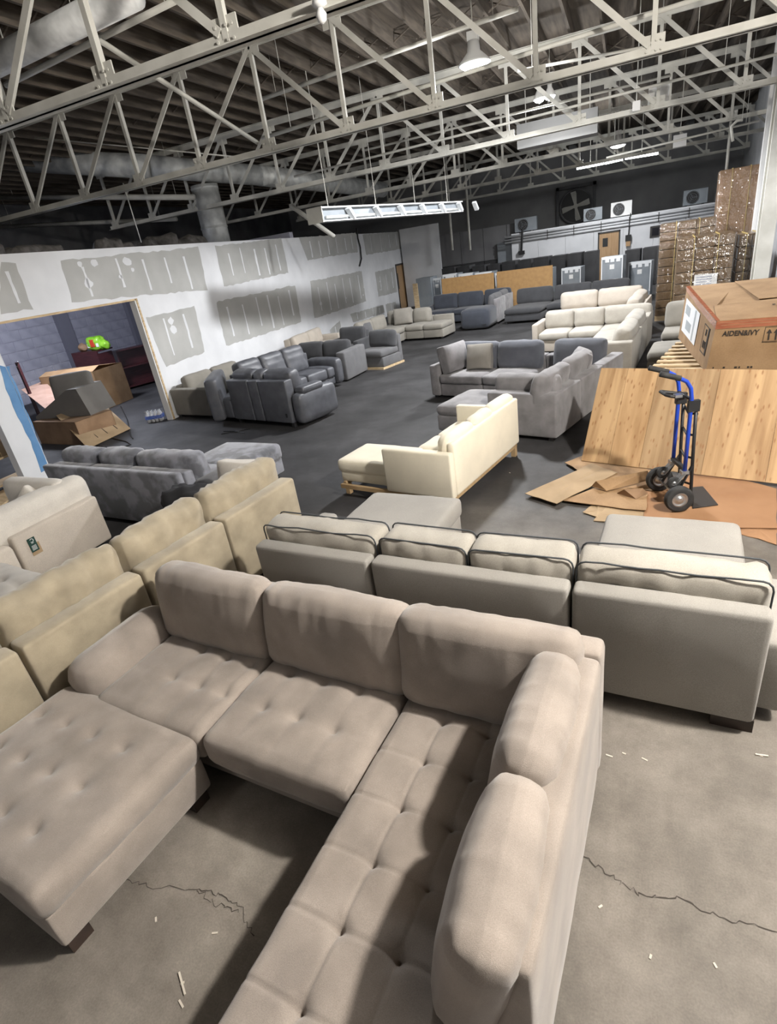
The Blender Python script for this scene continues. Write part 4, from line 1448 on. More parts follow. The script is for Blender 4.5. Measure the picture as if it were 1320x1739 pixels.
# dark chair behind
sI5 = Sofa('armchair', 'dark armchair wedged between the graphite loveseat and the wall', 'chair', (-6.7, 13.4), R(-10))
sI5.run(-7.45, 13.75, R(-10), [0.85], 0.9, M_darkgrey, back_z=0.78, cush_z=0.9, n=5, armL=0.16, armR=0.16)

# ---- J: warm grey L sectional far along the wall
aJ = R(-8)
pJ = P(690, 580, 0.0)
uJ, vJ = Vector((math.cos(aJ), math.sin(aJ), 0)), Vector((-math.sin(aJ), math.cos(aJ), 0))
OJ = pJ - uJ * 0.95        # front-left of the far run
sJ = Sofa('sectional_sofa', 'warm grey L-shaped sectional with loose pillows near the wooden door', 'sofa', OJ, aJ)
o_ = OJ
sJ.run(o_.x, o_.y, aJ, [0.95, 0.62, 0.68], 0.98, M_olive, seat_z=0.46, back_z=0.62, cush_z=0.88, cush_t=0.22, n=6, skip_cush=(2,), skip_back=(), z0=0.06, puff=0.05)
o_ = OJ + uJ * 0.97 - vJ * 1.65
sJ.run(o_.x, o_.y, aJ + PI / 2, [0.8, 0.83], 0.97, M_olive, seat_z=0.46, back_z=0.62, cush_z=0.88, cush_t=0.22, n=6, armL=0.18, arm_z=0.62, z0=0.06, puff=0.05)
p = OJ + uJ * 0.75 + vJ * 0.35
pillow('throw_pillow', 'large warm grey pillow in the corner of the far L-shaped sectional', p.x, p.y, 0.47, 0.6, 0.5, 0.18, aJ + 0.4, 0.3, M_browngrey)
p = OJ + uJ * 0.4 - vJ * 1.35
pillow('throw_pillow', 'darker pillow by the near arm of the far L-shaped sectional', p.x, p.y, 0.47, 0.45, 0.36, 0.15, aJ + 1.2, 0.35, M_midgrey)

# ---- K: navy grey U sectional at the far end
pK, pK2 = P(783, 563, 0.0), P(828, 562, 0.0)
aK = R(-6)
uK, vK = Vector((math.cos(aK), math.sin(aK), 0)), Vector((-math.sin(aK), math.cos(aK), 0))
sK = Sofa('sectional_sofa', 'navy grey sectional at the far end, in front of the tan board', 'sofa', pK, aK)
Mk = sK.frame(pK.x, pK.y, aK)
soft('end_seat', sK.root, Mk, 0, 0.95, 0, 0.95, 0.05, 0.62, M_navygrey, 0.12, (5, 5, 4), puff=(0.02, 0.02, 0.03))
o_ = pK + vK * 2.75
sK.run(o_.x, o_.y, aK - PI / 2, [0.9, 0.9], 0.97, M_navygrey, seat_z=0.46, back_z=0.78, cush_z=0.92, n=5, bmat=M_greyvelvet, cmat=M_midgrey, z0=0.06)
o_ = pK + vK * 1.85 - uK * 1.95
sK.run(o_.x, o_.y, aK, [0.95, 0.95], 0.97, M_navygrey, seat_z=0.46, back_z=0.78, cush_z=0.95, n=5, armL=0.2, z0=0.06)
o_ = pK + vK * 1.85
sK.run(o_.x, o_.y, aK, [0.95], 0.97, M_navygrey, seat_z=0.46, back_z=0.78, cush_z=0.95, n=5, z0=0.06, feet=False)
bx('switch_plate', 0.7, 0.85, -0.008, 0.0, 0.14, 0.2, M_black, sK.root, Mk)

# ---- L: charcoal chaise sofa beside it
pL = P(840, 554, 0.0) + Vector((0.28, 0.1, 0))
aL = R(-9)
uL, vL = Vector((math.cos(aL), math.sin(aL), 0)), Vector((-math.sin(aL), math.cos(aL), 0))
sL = Sofa('chaise_sofa', 'charcoal chaise sofa at the far end, right of the navy sectional', 'sofa', pL, aL)
o_ = pL + vL * 0.0
ML = sL.run(o_.x, o_.y, aL, [1.2], 1.65, M_darkgrey, seat_z=0.44, back_z=0.72, cush_z=0.9, n=5, z0=0.07, gap=0.02, armL=0.0)
o_ = pL + vL * 0.35 + uL * 1.25
sL.run(o_.x, o_.y, aL, [1.15, 1.1], 1.3, M_darkgrey, seat_z=0.46, back_z=0.72, cush_z=0.9, n=5, z0=0.07, armR=0.25, arm_z=0.6, gap=0.01)

# ---- N: cream-white L sectional
aN = R(-8)
pN = P(1075, 580, 0.67)
uN, vN = Vector((math.cos(aN), math.sin(aN), 0)), Vector((-math.sin(aN), math.cos(aN), 0))
pN.z = 0
pNf = P(1107, 530, 0.67); pNf.z = 0
aN2 = math.atan2((pNf - pN).y, (pNf - pN).x)
LN = (pNf - pN).length + 0.4
uN2 = Vector((math.cos(aN2), math.sin(aN2), 0)); nN2 = Vector((uN2.y, -uN2.x, 0))
sN = Sofa('sectional_sofa', 'ivory L-shaped sectional with plump cushions, left of the wooden pallets', 'sofa', pN, aN2 - PI / 2)
o_ = pN + uN2 * LN - nN2 * 0.96
sN.run(o_.x, o_.y, aN2 + PI, [0.95, (LN - 1.15) / 2, (LN - 1.15) / 2], 0.96, M_ivory, seat_z=0.46, back_z=0.67, back_t=0.12, cush_z=0.86, cush_t=0.24, n=7, armR=0.2, arm_z=0.67, z0=0.05, puff=0.06, tilt=0.25, skip_cush=(0,))
o_ = pN + uN2 * (LN - 0.96) - nN2 * 2.28
sN.run(o_.x, o_.y, aN2 - PI / 2, [0.66, 0.66, 0.0 + 0.95], 0.96, M_ivory, seat_z=0.46, back_z=0.67, back_t=0.12, cush_z=0.84, cush_t=0.22, n=7, armL=0.14, arm_z=0.67, z0=0.05, puff=0.05, skip_seat=(2,), bmat=M_oatmeal)
# ---- N2: oatmeal sectional behind it
o2 = o_ + uN2 * 1.25
aN3 = aN2
sN2 = Sofa('sectional_sofa', 'oatmeal corner sectional half hidden behind the ivory one', 'sofa', o2, aN3 - PI / 2)
q = o2 - nN2 * 0.1
sN2.run(q.x + 0.0, q.y + 1.9, aN3 - PI / 2, [1.0, 1.1], 0.95, M_oatmeal, seat_z=0.46, back_z=0.72, back_t=0.14, cush_z=0.90, cush_t=0.24, n=5, z0=0.05, puff=0.05)
q2 = q + nN2 * 1.2 + uN2 * 1.95
sN2.run(q2.x, q2.y, aN3 + PI, [0.9, 0.9], 0.95, M_oatmeal, seat_z=0.46, back_z=0.72, back_t=0.14, cush_z=0.88, cush_t=0.24, n=5, z0=0.05, puff=0.05)
q = o2 - nN2 * 0.1 - uN2 * 0.05

# ---- O: grey armless chair and ottoman beside the pallets
pO_ = A(1105, 560, 12.0)
sOc = Sofa('armless_chair', 'olive grey armless chair standing right of the ivory sectional', 'chair', (0.78, 12.1), R(-8))
sOc.run(0.72, 12.15, R(-8), [0.95], 0.95, M_olive, seat_z=0.45, back_z=0.74, cush_z=0.92, cush_t=0.22, n=6, z0=0.05, puff=0.05)
so2 = Sofa('ottoman', 'olive grey ottoman between the ivory sectional and the pallets', 'ottoman', (0.42, 10.5), R(-8))
Mq = so2.frame(0.42, 10.5, R(-8))
soft('base', so2.root, Mq, 0.01, 0.9, 0.02, 0.95, 0.05, 0.27, M_olive, 0.03, (3, 3, 2))
soft('top_cushion', so2.root, Mq, 0, 0.91, 0, 0.97, 0.25, 0.43, M_olive, 0.07, (6, 6, 3), puff=(0, 0, 0.03))

# white pillow and dark garment on the beige sectional's far corner
p = pB - nB * 0.62 + Vector((math.cos(angB), math.sin(angB), 0)) * 0.12
pillow('throw_pillow', 'white pillow on the far corner of the beige sectional', p.x, p.y, 0.47, 0.55, 0.46, 0.16, angB + PI / 2 + 0.1, 0.2, M_ivory_near)
gp = P(350, 850, 0.6)
V, F = soft_vf(0.5, 0.34, 0.24, 0.1, (7, 6, 4), wr=0.06, wf=7, seed=5)
o = mob('garment', V, F, plain('black_cloth', (0.012, 0.012, 0.014), 0.95), None, None, True)
o.location = (gp.x - 0.35, gp.y + 0.1, 0.58)
tag(o, 'crumpled black garment lying by the beige sectional corner', 'garment')

# ================================================================== PLYWOOD, CARDBOARD, HAND TRUCK
b0, b1 = P(988, 783, 0.03), P(1320, 822, 0.03)
bd = (b1 - b0).normalized()
t0 = A(1022, 626, 7.18)
tv = t0 - b0
tv -= bd * tv.dot(bd) * 0.0
pn = bd.cross(tv).normalized()
hgt = tv.length
pw_ = thing('plywood_sheet', 'big plywood sheet leaning on its long side behind the hand truck', 'plywood', b0)
tdir = (tv - bd * tv.dot(bd)).normalized()
skew = tv.dot(bd)
Mp = Matrix(((bd.x, pn.x, tdir.x, 0), (bd.y, pn.y, tdir.y, 0), (bd.z, pn.z, tdir.z, 0), (0, 0, 0, 1)))
hh = tv.dot(tdir)
edges = [0, 0.32, 0.66, 1.28, 1.85, 2.44]
for i in range(5):
    a, b = edges[i] + 0.0015, edges[i + 1] - 0.0015
    g = G()
    g.poly([(a, 0, 0), (b, 0, 0), (b + skew, 0, hh), (a + skew, 0, hh)], (0, 1, 0), 0.018)
    g.ob('veneer_strip', M_ply[(0, 2, 1, 0, 2)[i]], pw_)
pw_.matrix_world = Matrix.Translation(b0) @ Mp

CARD = [
    ([(892, 838), (945, 855), (1050, 803), (1005, 787)], 0.045, M_card_light, 'pale flattened carton sheet at the front left of the pile, with a torn strip'),
    ([(960, 785), (1000, 770), (1110, 800), (1110, 835), (1010, 820)], 0.03, M_card, 'cardboard sheet lying under the foot of the plywood'),
    ([(955, 850), (1035, 820), (1100, 838), (1098, 867)], 0.035, M_card, 'creased cardboard sheet left of the hand truck wheels'),
    ([(990, 870), (1010, 855), (1040, 862), (1020, 880)], 0.012, M_card_light, 'small pale cardboard strip sticking out at the bottom of the pile'),
    ([(1008, 884), (1030, 862), (1150, 868), (1120, 893)], 0.012, M_card_light, 'light cardboard sheet lowest in the pile'),
    ([(1090, 892), (1100, 820), (1210, 800), (1320, 830), (1320, 897)], 0.022, M_card_orange, 'large tan cardboard sheet under the hand truck'),
    ([(1255, 905), (1265, 885), (1320, 890), (1320, 925)], 0.008, M_card_orange, 'tan cardboard edge at the lower right of the pile'),
]
for pp, z, mt, lb in CARD:
    pts = [P(x, y, z) for (x, y) in pp]
    c = sum(pts, Vector()) / len(pts)
    # wavy sheet with real thickness
    n_ = 9
    g = G()
    top = []
    rnd = random.Random(len(lb))
    ring = []
    for i in range(len(pts)):
        a, b = pts[i], pts[(i + 1) % len(pts)]
        for q in range(4):
            p = a.lerp(b, q / 4)
            p = p + Vector((rnd.uniform(-0.008, 0.008), rnd.uniform(-0.008, 0.008), rnd.uniform(-0.004, 0.006)))
            ring.append(p - c)
    V = [Vector((0, 0, 0.004))] + [r * 0.55 + Vector((0, 0, rnd.uniform(-0.002, 0.004))) for r in ring] + ring
    k = len(ring)
    Ft = [(0, 1 + i, 1 + (i + 1) % k) for i in range(k)] + [(1 + i, 1 + k + i, 1 + k + (i + 1) % k, 1 + (i + 1) % k) for i in range(k)]
    V2 = V + [v - Vector((0, 0, 0.006)) for v in V]
    m_ = len(V)
    Fb = [tuple(j + m_ for j in f)[::-1] for f in Ft] + [(1 + k + i, m_ + 1 + k + i, m_ + 1 + k + (i + 1) % k, 1 + k + (i + 1) % k) for i in range(k)]
    o = mob('cardboard_sheet', V2, Ft + Fb, mt)
    o.location = (c.x, c.y, z)
    tag(o, lb, 'cardboard')
# folded up flap, dark beneath
fp = [P(1005, 826, 0.06), P(1030, 834, 0.05), P(1105, 815, 0.06), P(1100, 800, 0.16), P(1012, 818, 0.13)]
c = sum(fp, Vector()) / 5
g = G().poly([p - c for p in fp], (0.1, 0.3, 0.95), 0.006)
o = g.ob('cardboard_flap', M_card); o.location = c
tag(o, 'bent cardboard flap lifted off the pile left of the hand truck', 'cardboard')
fp = [P(1048, 838, 0.04), P(1080, 848, 0.04), P(1100, 838, 0.05), P(1092, 830, 0.11), P(1060, 832, 0.11)]
c = sum(fp, Vector()) / 5
g = G().poly([p - c for p in fp], (0.1, 0.3, 0.95), 0.006)
o = g.ob('cardboard_flap', M_card_dark); o.location = c
tag(o, 'small brown cardboard scrap curled up beside the far wheel', 'cardboard')

# ---- hand truck
wn_, wf_ = P(1155, 867, 0.03), P(1122, 832, 0.03)
ha = math.atan2((wf_ - wn_).y, (wf_ - wn_).x)
ht = thing('hand_truck', 'blue and black hand truck standing on the cardboard in front of the plywood', 'hand truck', ((wn_.x + wf_.x) / 2, (wn_.y + wf_.y) / 2, 0.026), ha)
# local x: near wheel -> far wheel, local -y: forward (toe plate side, +X of the hall)
tw = (wf_ - wn_).length / 2


def wheel(x, y, z, r, w, nm, hub=0.55):
    M = T(x, y, z) @ Matrix.Rotation(R(90), 4, 'Y')
    o = G().lathe([(r * hub, -w * 0.42), (r * 0.85, -w / 2), (r * 0.97, -w * 0.36), (r, 0), (r * 0.97, w * 0.36), (r * 0.85, w / 2), (r * hub, w * 0.42)], 28, M, False).ob(nm, M_rubber, ht, None, True)
    G().lathe([(r * 0.12, -w * 0.5), (r * 0.2, -w * 0.5), (r * 0.24, -w * 0.2), (r * 0.46, -w * 0.22), (r * hub, -w * 0.44), (r * hub, w * 0.44), (r * 0.46, w * 0.22), (r * 0.24, w * 0.2), (r * 0.2, w * 0.5), (r * 0.12, w * 0.5)], 24, M).ob('hub', M_chrome, o, None, True)
    return o


WR = 0.128
wheel(-tw, 0.02, WR, WR, 0.075, 'wheel')
wheel(tw, 0.02, WR, WR, 0.075, 'wheel')
G().tube([(-tw, 0.02, WR), (tw, 0.02, WR)], 0.010, 8).ob('axle', M_chrome, ht)
rs = 0.135
for s_ in (-1, 1):
    x = s_ * rs
    G().tube([(x, -0.135, 0.03), (x, -0.13, 0.12), (x, -0.115, 0.5), (x, -0.10, 1.02)], 0.016, 8).ob('main_rail', M_black, ht, None, True)
    pts = [(x, -0.055, 0.36), (x, -0.055, 0.7), (x, -0.055, 1.05), (x, -0.04, 1.14), (x, 0.0, 1.205), (x, 0.06, 1.24), (x, 0.2, 1.29)]
    G().tube(pts, 0.018, 10).ob('handle_rail', M_blueframe, ht, None, True)
    G().tube([(x, 0.055, 1.238), (x, 0.13, 1.265), (x, 0.225, 1.298)], 0.024, 10).ob('grip', M_rubber, ht, None, True)
    G().box(x - 0.022, x + 0.022, -0.125, -0.03, 0.93, 1.03).ob('clamp_bracket', M_black, ht)
    # folded swivel caster
    G().box(x - 0.03, x + 0.03, -0.085, -0.02, 0.335, 0.365).ob('caster_plate', M_chrome, ht)
    f_ = G().bar((x - 0.026, -0.05, 0.345), (x - 0.026, 0.03, 0.24), 0.006, 0.045, (1, 0, 0))
    f_.bar((x + 0.026, -0.05, 0.345), (x + 0.026, 0.03, 0.24), 0.006, 0.045, (1, 0, 0))
    f_.ob('caster_fork', M_chrome, ht)
    wheel(x, 0.03, 0.245, 0.062, 0.03, 'caster_wheel', 0.4)
    G().bar((x * 1.05, -0.12, 0.42), (x * 1.25, 0.02, WR), 0.012, 0.03, (1, 0, 0)).ob('brace', M_black, ht)
for z in (0.22, 0.48, 0.70, 0.90):
    G().tube([(-rs, -0.115, z), (0, -0.10, z - 0.03), (rs, -0.115, z)], 0.011, 8).ob('cross_bar', M_black, ht, None, True)
G().bar((-rs, -0.05, 0.38), (rs, -0.05, 0.38), 0.04, 0.03).ob('cross_bar', M_black, ht)
g = G().box(-0.05, 0.09, -0.03, 0.02, 1.02, 1.05)
g.tube([(-0.06, -0.02, 1.04), (-0.06, 0.10, 1.07), (-0.04, 0.13, 1.08), (0.08, 0.13, 1.08), (0.10, 0.10, 1.07), (0.10, -0.02, 1.04)], 0.016, 8)
g.tube([(-rs, -0.05, 1.04), (rs, -0.05, 1.04)], 0.016, 8)
g.ob('loop_handle', M_black, ht)
G().box(-0.08, -0.02, 0.0, 0.06, 1.05, 1.075).ob('latch', M_chrome, ht)
tp = [P(1177, 863, 0.032), P(1220, 857, 0.032), P(1194, 826, 0.032), P(1172, 828, 0.032)]
Mh = T(ht.location.x, ht.location.y, ht.location.z, ha).inverted()
G().poly([Mh @ p - Vector((0, 0, 0.006)) for p in tp], (0, 0, 1), 0.008).ob('toe_plate', M_toe, ht)
G().box(-0.17, 0.17, -0.15, -0.12, 0.0, 0.09).ob('toe_upright', M_black, ht)

# ================================================================== BIG CARTON
Y0 = 7.42
c0 = A(1218, 546, Y0)               # top front left
c1 = A(1320, 521, Y0 - 0.1)
c2 = A(1167, 487, 9.7)               # top back left
bxd = (Vector((c1.x, c1.y, 0)) - Vector((c0.x, c0.y, 0))).normalized()
bc = thing('carton', 'large brown furniture carton with a printed name and double arrows, beside the pallets', 'carton', (c0.x, c0.y, 0), math.atan2(bxd.y, bxd.x))
Mb = T(c0.x, c0.y, 0, math.atan2(bxd.y, bxd.x)).inverted()
q0, q2 = Mb @ c0, Mb @ c2
wL, zt0, zt1 = 1.45, q0.z, q2.z
bxx, byy = q2.x, q2.y
bl_l = A(1200, 626, Y0)
qb = Mb @ bl_l
lx = -0.06
g = G()
CB = 0.785
V = [(lx, 0, CB), (wL, 0, CB), (wL, byy, CB), (bxx + lx, byy, CB), (0, 0, zt0), (wL, 0, zt0 + 0.03), (wL, byy, zt1), (bxx, byy, zt1)]
g.add(V, [(0, 1, 5, 4), (1, 2, 6, 5), (2, 3, 7, 6), (3, 0, 4, 7), (0, 3, 2, 1)])
g.ob('carton_wall', M_card, bc)


def lerp4(u, v, dz=0.0):
    a = Vector(V[4]).lerp(Vector(V[5]), u)
    b = Vector(V[7]).lerp(Vector(V[6]), u)
    p = a.lerp(b, v)
    return p + Vector((0, 0, dz))


def sheet(name, quad, mat, parent, th=0.006):
    g = G()
    nrm = (Vector(quad[1]) - Vector(quad[0])).cross(Vector(quad[3]) - Vector(quad[0])).normalized()
    g.poly(quad, nrm, th)
    return g.ob(name, mat, parent)


sheet('top_flap', [lerp4(0, 0, 0), lerp4(1, 0, 0), lerp4(1, 0.38, 0.045), lerp4(0.06, 0.34, 0.012)], M_card, bc)
sheet('top_flap', [lerp4(0, 0, -0.01), lerp4(0.07, 0.34, -0.004), lerp4(0.3, 0.95, -0.02), lerp4(0.0, 1.0, 0)], M_card, bc)
sheet('top_flap', [lerp4(0.07, 0.33, -0.035), lerp4(1, 0.35, -0.03), lerp4(1, 1, 0.0), lerp4(0, 1, 0.0)], M_card, bc)
sheet('top_flap', [lerp4(0.36, 0.42, 0.012), lerp4(1, 0.40, 0.03), lerp4(1, 0.98, 0.03), lerp4(0.30, 0.99, 0.015)], M_card, bc)


def face_front(u0, u1, z0, z1):
    """rectangle on the front face: u along the width, z from the top edge down"""
    def pt(u, z):
        top = Vector(V[4]).lerp(Vector(V[5]), u / wL)
        bot = Vector(V[0]).lerp(Vector(V[1]), u / wL)
        t = z / (zt0 - CB)
        p = top.lerp(bot, t)
        return p + Vector((0, -0.004, 0))
    return [pt(u0, z1), pt(u1, z1), pt(u1, z0), pt(u0, z0)]


def quad_ob(quads, name, mat, parent, nrm=(0, -1, 0), th=0.002):
    g = G()
    for q in quads:
        g.poly(q, nrm, th)
    return g.ob(name, mat, parent)


quad_ob([face_front(0.0, wL, 0.0, 0.085)], 'tape', M_tape, bc)
quad_ob([face_front(0.02, wL, 0.018, 0.022), face_front(0.05, wL * 0.7, 0.045, 0.05)], 'tape_crease', M_card, bc, (0, -1, 0), 0.004)
sheet('tape', [lerp4(-0.005, 0, 0.008), lerp4(0.02, 0, 0.008), lerp4(0.02, 1, 0.008), lerp4(-0.005, 1, 0.008)], M_tape, bc, 0.002)
lt = [Vector((0, 0, zt0)), Vector((bxx, byy, zt1)), Vector((bxx, byy, zt1 - 0.085)), Vector((lx * 0.07, 0, zt0 - 0.085))]
quad_ob([[p + Vector((-0.003, 0, 0)) for p in lt]], 'tape', M_tape, bc, (-1, 0, 0))


def left_face(v0, v1, d0, d1):
    def pt(v, d):
        top = Vector(V[4]).lerp(Vector(V[7]), v)
        bot = Vector(V[0]).lerp(Vector(V[3]), v)
        return top.lerp(bot, d / (zt0 - CB)) + Vector((-0.004, 0, 0))
    return [pt(v0, d0), pt(v1, d0), pt(v1, d1), pt(v0, d1)]


quad_ob([left_face(0.42, 0.92, 0.10, 0.46)], 'packing_list_pouch', M_foam, bc, (-1, 0, 0))
quad_ob([left_face(0.52, 0.56, 0.11, 0.45), left_face(0.72, 0.88, 0.15, 0.25), left_face(0.62, 0.8, 0.3, 0.4)], 'pouch_print', plain('grey_print', (0.35, 0.38, 0.40), 0.6), bc, (-1, 0, 0), 0.003)
quad_ob([left_face(0.10, 0.13, 0.13, 0.44), left_face(0.24, 0.245, 0.13, 0.44), left_face(0.10, 0.245, 0.13, 0.14), left_face(0.10, 0.245, 0.43, 0.44), left_face(0.15, 0.17, 0.3, 0.38), left_face(0.19, 0.21, 0.3, 0.38), left_face(0.17, 0.19, 0.17, 0.24)],
        'print', M_print, bc, (-1, 0, 0), 0.002)
# name printed on the front
uu = (Mb @ A(1226, 571, Y0)).x
uA = (Mb @ A(1301, 560, Y0)).x - 0.40
uB = (Mb @ A(1290, 565, Y0)).x
fc = bpy.data.curves.new('print', 'FONT')
fc.body = 'AIDEN&IVY'
fc.size = 0.078
fc.shear = 0.12
fc.extrude = 0.0008
fc.offset = 0.0022
fc.materials.append(M_print)
fo = bpy.data.objects.new('print', fc)
COL.objects.link(fo)
bpy.context.view_layer.update()
fo.scale = ((uB - uu) / max(0.01, fo.dimensions.x), 1, 1)
fo.parent = bc
pz = zt0 - 0.165
fo.location = (uu + 0.005, -0.006 - 0.0, pz)
fo.rotation_euler = (R(90), 0, 0)
bpy.context.view_layer.update()
_me = bpy.data.meshes.new_from_object(fo.evaluated_get(bpy.context.evaluated_depsgraph_get()))
_fm = bpy.data.objects.new('name_print', _me)
COL.objects.link(_fm)
_fm.parent = bc
_fm.location, _fm.rotation_euler, _fm.scale = fo.location.copy(), fo.rotation_euler.copy(), fo.scale.copy()
bpy.data.objects.remove(fo)
# double arrows
ar = []
for u in (uA + 0.435, uA + 0.50):
    zb_, zt_a = 0.23, 0.115
    ar.append([(u - 0.008, -0.004, zt0 - zb_), (u + 0.008, -0.004, zt0 - zb_), (u + 0.008, -0.004, zt0 - 0.155), (u - 0.008, -0.004, zt0 - 0.155)])
    ar.append([(u - 0.026, -0.004, zt0 - 0.155), (u + 0.026, -0.004, zt0 - 0.155), (u + 0.004, -0.004, zt0 - zt_a), (u - 0.004, -0.004, zt0 - zt_a)])
for (a, b, c, d) in ((0.40, 0.404, 0.095, 0.26), (0.40, 0.56, 0.095, 0.098), (0.395, 0.56, 0.247, 0.25), (0.395, 0.56, 0.257, 0.26)):
    ar.append(face_front(a + uA, b + uA, c, d))
quad_ob(ar, 'print', M_print, bc, (0, -1, 0), 0.002)
quad_ob([face_front(a, a + w_, 0.515, 0.535) for (a, w_) in ((0.06, 0.012), (0.16, 0.02), (0.27, 0.025), (0.31, 0.014), (0.39, 0.02), (0.42, 0.02))], 'print', M_print, bc, (0, -1, 0), 0.002)
quad_ob([[lerp4(u, 0.2, 0.036), lerp4(u + 0.018, 0.2, 0.036), lerp4(u + 0.018, 0.215, 0.038), lerp4(u, 0.215, 0.038)] for u in (0.40, 0.435, 0.46, 0.49)], 'print', M_print, bc, (0, 0, 1), 0.002)

# ================================================================== PALLETS
pst = A(1105, 622, 7.7)
for lvl in range(6):
    z = 0.12 + lvl * 0.145
    if lvl == 5:
        break
    pal = thing('pallet', ('lowest', 'second', 'third', 'fourth', 'topmost')[lvl] + ' wooden pallet in the stack left of the big carton', 'pallet', (0.34, 7.75, lvl * 0.155 + 0.02), R(-13), 'stacked wooden pallets')
    nbd = 8
    for i in range(nbd):
        y = i * 0.235
        bx('deck_board', 0.0 + i * 0.006, 1.62 + i * 0.004, y, y + 0.10, 0.115, 0.137, M_rawwood, pal)
    for x in (0.06, 0.78, 1.5):
        bx('stringer', x, x + 0.035, 0.0, nbd * 0.235 - 0.1, 0.02, 0.115, M_rawwood, pal)
    for y in (0.0, 0.8, 1.6):
        bx('bottom_board', 0.0, 1.62, y, y + 0.1, 0.0, 0.02, M_rawwood, pal)


# ================================================================== WRAPPED CARTON STACKS
def cartons(label, x0, x1, Y, depth, ztop, nx, nz, rz=0.0, wrap=True, mat=M_wrap, papers=None, zbot=0.12):
    t = thing('carton_stack', label, 'cartons', ((x0 + x1) / 2, Y, 0), rz)
    hw = (x1 - x0) / 2
    bx('pallet_base', -hw, hw, 0, depth, 0, zbot, M_rawwood, t)
    dz_, dx = (ztop - zbot) / nz, 2 * hw / nx
    rnd = random.Random(int(ztop * 100))
    me = None
    for k in range(nz):
        for i in range(nx):
            off = rnd.uniform(-0.012, 0.012)
            V, F = soft_vf(dx - 0.008, depth, dz_ - 0.010, 0.012, (2, 2, 2))
            if me is None:
                o = mob('carton', V, F, mat, t)
                me = o.data
            else:
                o = bpy.data.objects.new('carton', me)
                COL.objects.link(o)
                o.parent = t
            o.location = (-hw + dx * (i + 0.5), depth / 2 + off, zbot + dz_ * (k + 0.5))
    g = G()
    for fx in (0.3, 0.72):
        x = -hw + 2 * hw * fx
        g.box(x - 0.006, x + 0.006, -0.018, depth + 0.018, zbot, ztop + 0.012)
    g.ob('strap', M_strap, t)
    if wrap:
        V, F = soft_vf(2 * hw + 0.05, depth + 0.07, ztop - zbot + 0.03, 0.06, (8, 6, 14), wr=0.012, wf=5, seed=int(ztop * 10))
        o = mob('stretch_film', V + np.array((0, depth / 2, (ztop + zbot) / 2)), F, M_film, t, None, True)
    return t


a, b = A(1122, 381, 16.4), A(1216, 374, 16.4)
cartons('tall stack of brown cartons at the left, next to the standing appliances', a.x, b.x, 16.4, 1.1, a.z, 3, 11, R(-4))
a, b = A(1152, 404, 14.6), A(1250, 400, 14.6)
t_ = cartons('shrink-wrapped carton stack in the middle, with a white sheet label', a.x, b.x, 14.6, 1.1, a.z - 0.03, 3, 8, R(-3))
lp = A(1200, 475, 14.6)
bx('label_sheet', lp.x - (a.x + b.x) / 2 - 0.24, lp.x - (a.x + b.x) / 2 + 0.2, -0.03, -0.026, lp.z - 0.12, lp.z + 0.12, M_paper, t_)
g = G()
for k in range(4):
    g.box(lp.x - (a.x + b.x) / 2 - 0.2, lp.x - (a.x + b.x) / 2 + 0.1, -0.032, -0.030, lp.z - 0.09 + k * 0.05, lp.z - 0.075 + k * 0.05)
g.ob('label_print', plain('label_ink', (0.3, 0.32, 0.4), 0.8), t_)
a2, b2 = A(1257, 396, 14.9), A(1303, 393, 14.9)
cartons('shiny wrapped carton stack at the right, by the steel column', a2.x, b2.x, 14.9, 1.1, a2.z - 0.03, 2, 7, R(-3))
a3, b3 = A(1224, 288, 18.0), A(1297, 283, 18.0)
cartons('tall wrapped brown carton towering behind the other stacks', a3.x, b3.x, 18.0, 0.9, a3.z - 0.02, 1, 2, R(-4), True, M_card_dark)

# ================================================================== APPLIANCES AT THE BACK
def fridge(label, pxl, pxr, ptop, Y, mat, h=None, guards=True, paper=False, group=None, depth=0.7, rz=R(-8), dark=False):
    a, b = A(pxl, ptop, Y), A(pxr, ptop, Y)
    w = max(0.4, b.x - a.x) - 0.05
    H_ = (a.z + b.z) / 2
    t = thing('refrigerator', label, 'refrigerator', (a.x, Y, 0), rz, group)
    bx('cabinet', 0, w, 0, depth, 0.04, H_, mat, t)
    bx('rear_panel', 0.06, w - 0.06, -0.012, 0, 0.15, H_ - 0.12, mat, t)
    bx('kick_plate', 0.03, w - 0.03, 0.02, depth - 0.02, 0, 0.04, M_black, t)
    if guards:
        for x in (0.0, w - 0.03):
            bx('corner_guard', x, x + 0.03, -0.03, 0.05, 0.2, H_ - 0.05, M_foam, t)
        bx('top_guard', 0.0, w, -0.03, 0.08, H_ - 0.06, H_ + 0.02, M_foam, t)
        for x in (0.12, w / 2 - 0.05, w - 0.2):
            bx('foam_block', x, x + 0.12, -0.035, -0.005, H_ - 0.15, H_ - 0.06, M_foam, t)
        bx('sticker', w / 2 - 0.07, w / 2 + 0.07, -0.016, -0.012, H_ - 0.36, H_ - 0.22, M_paper, t)
    if paper:
        bx('paper_sheet', w * 0.42, w * 0.80, -0.018, -0.013, 0.42, 0.80, M_paper, t)
    return t


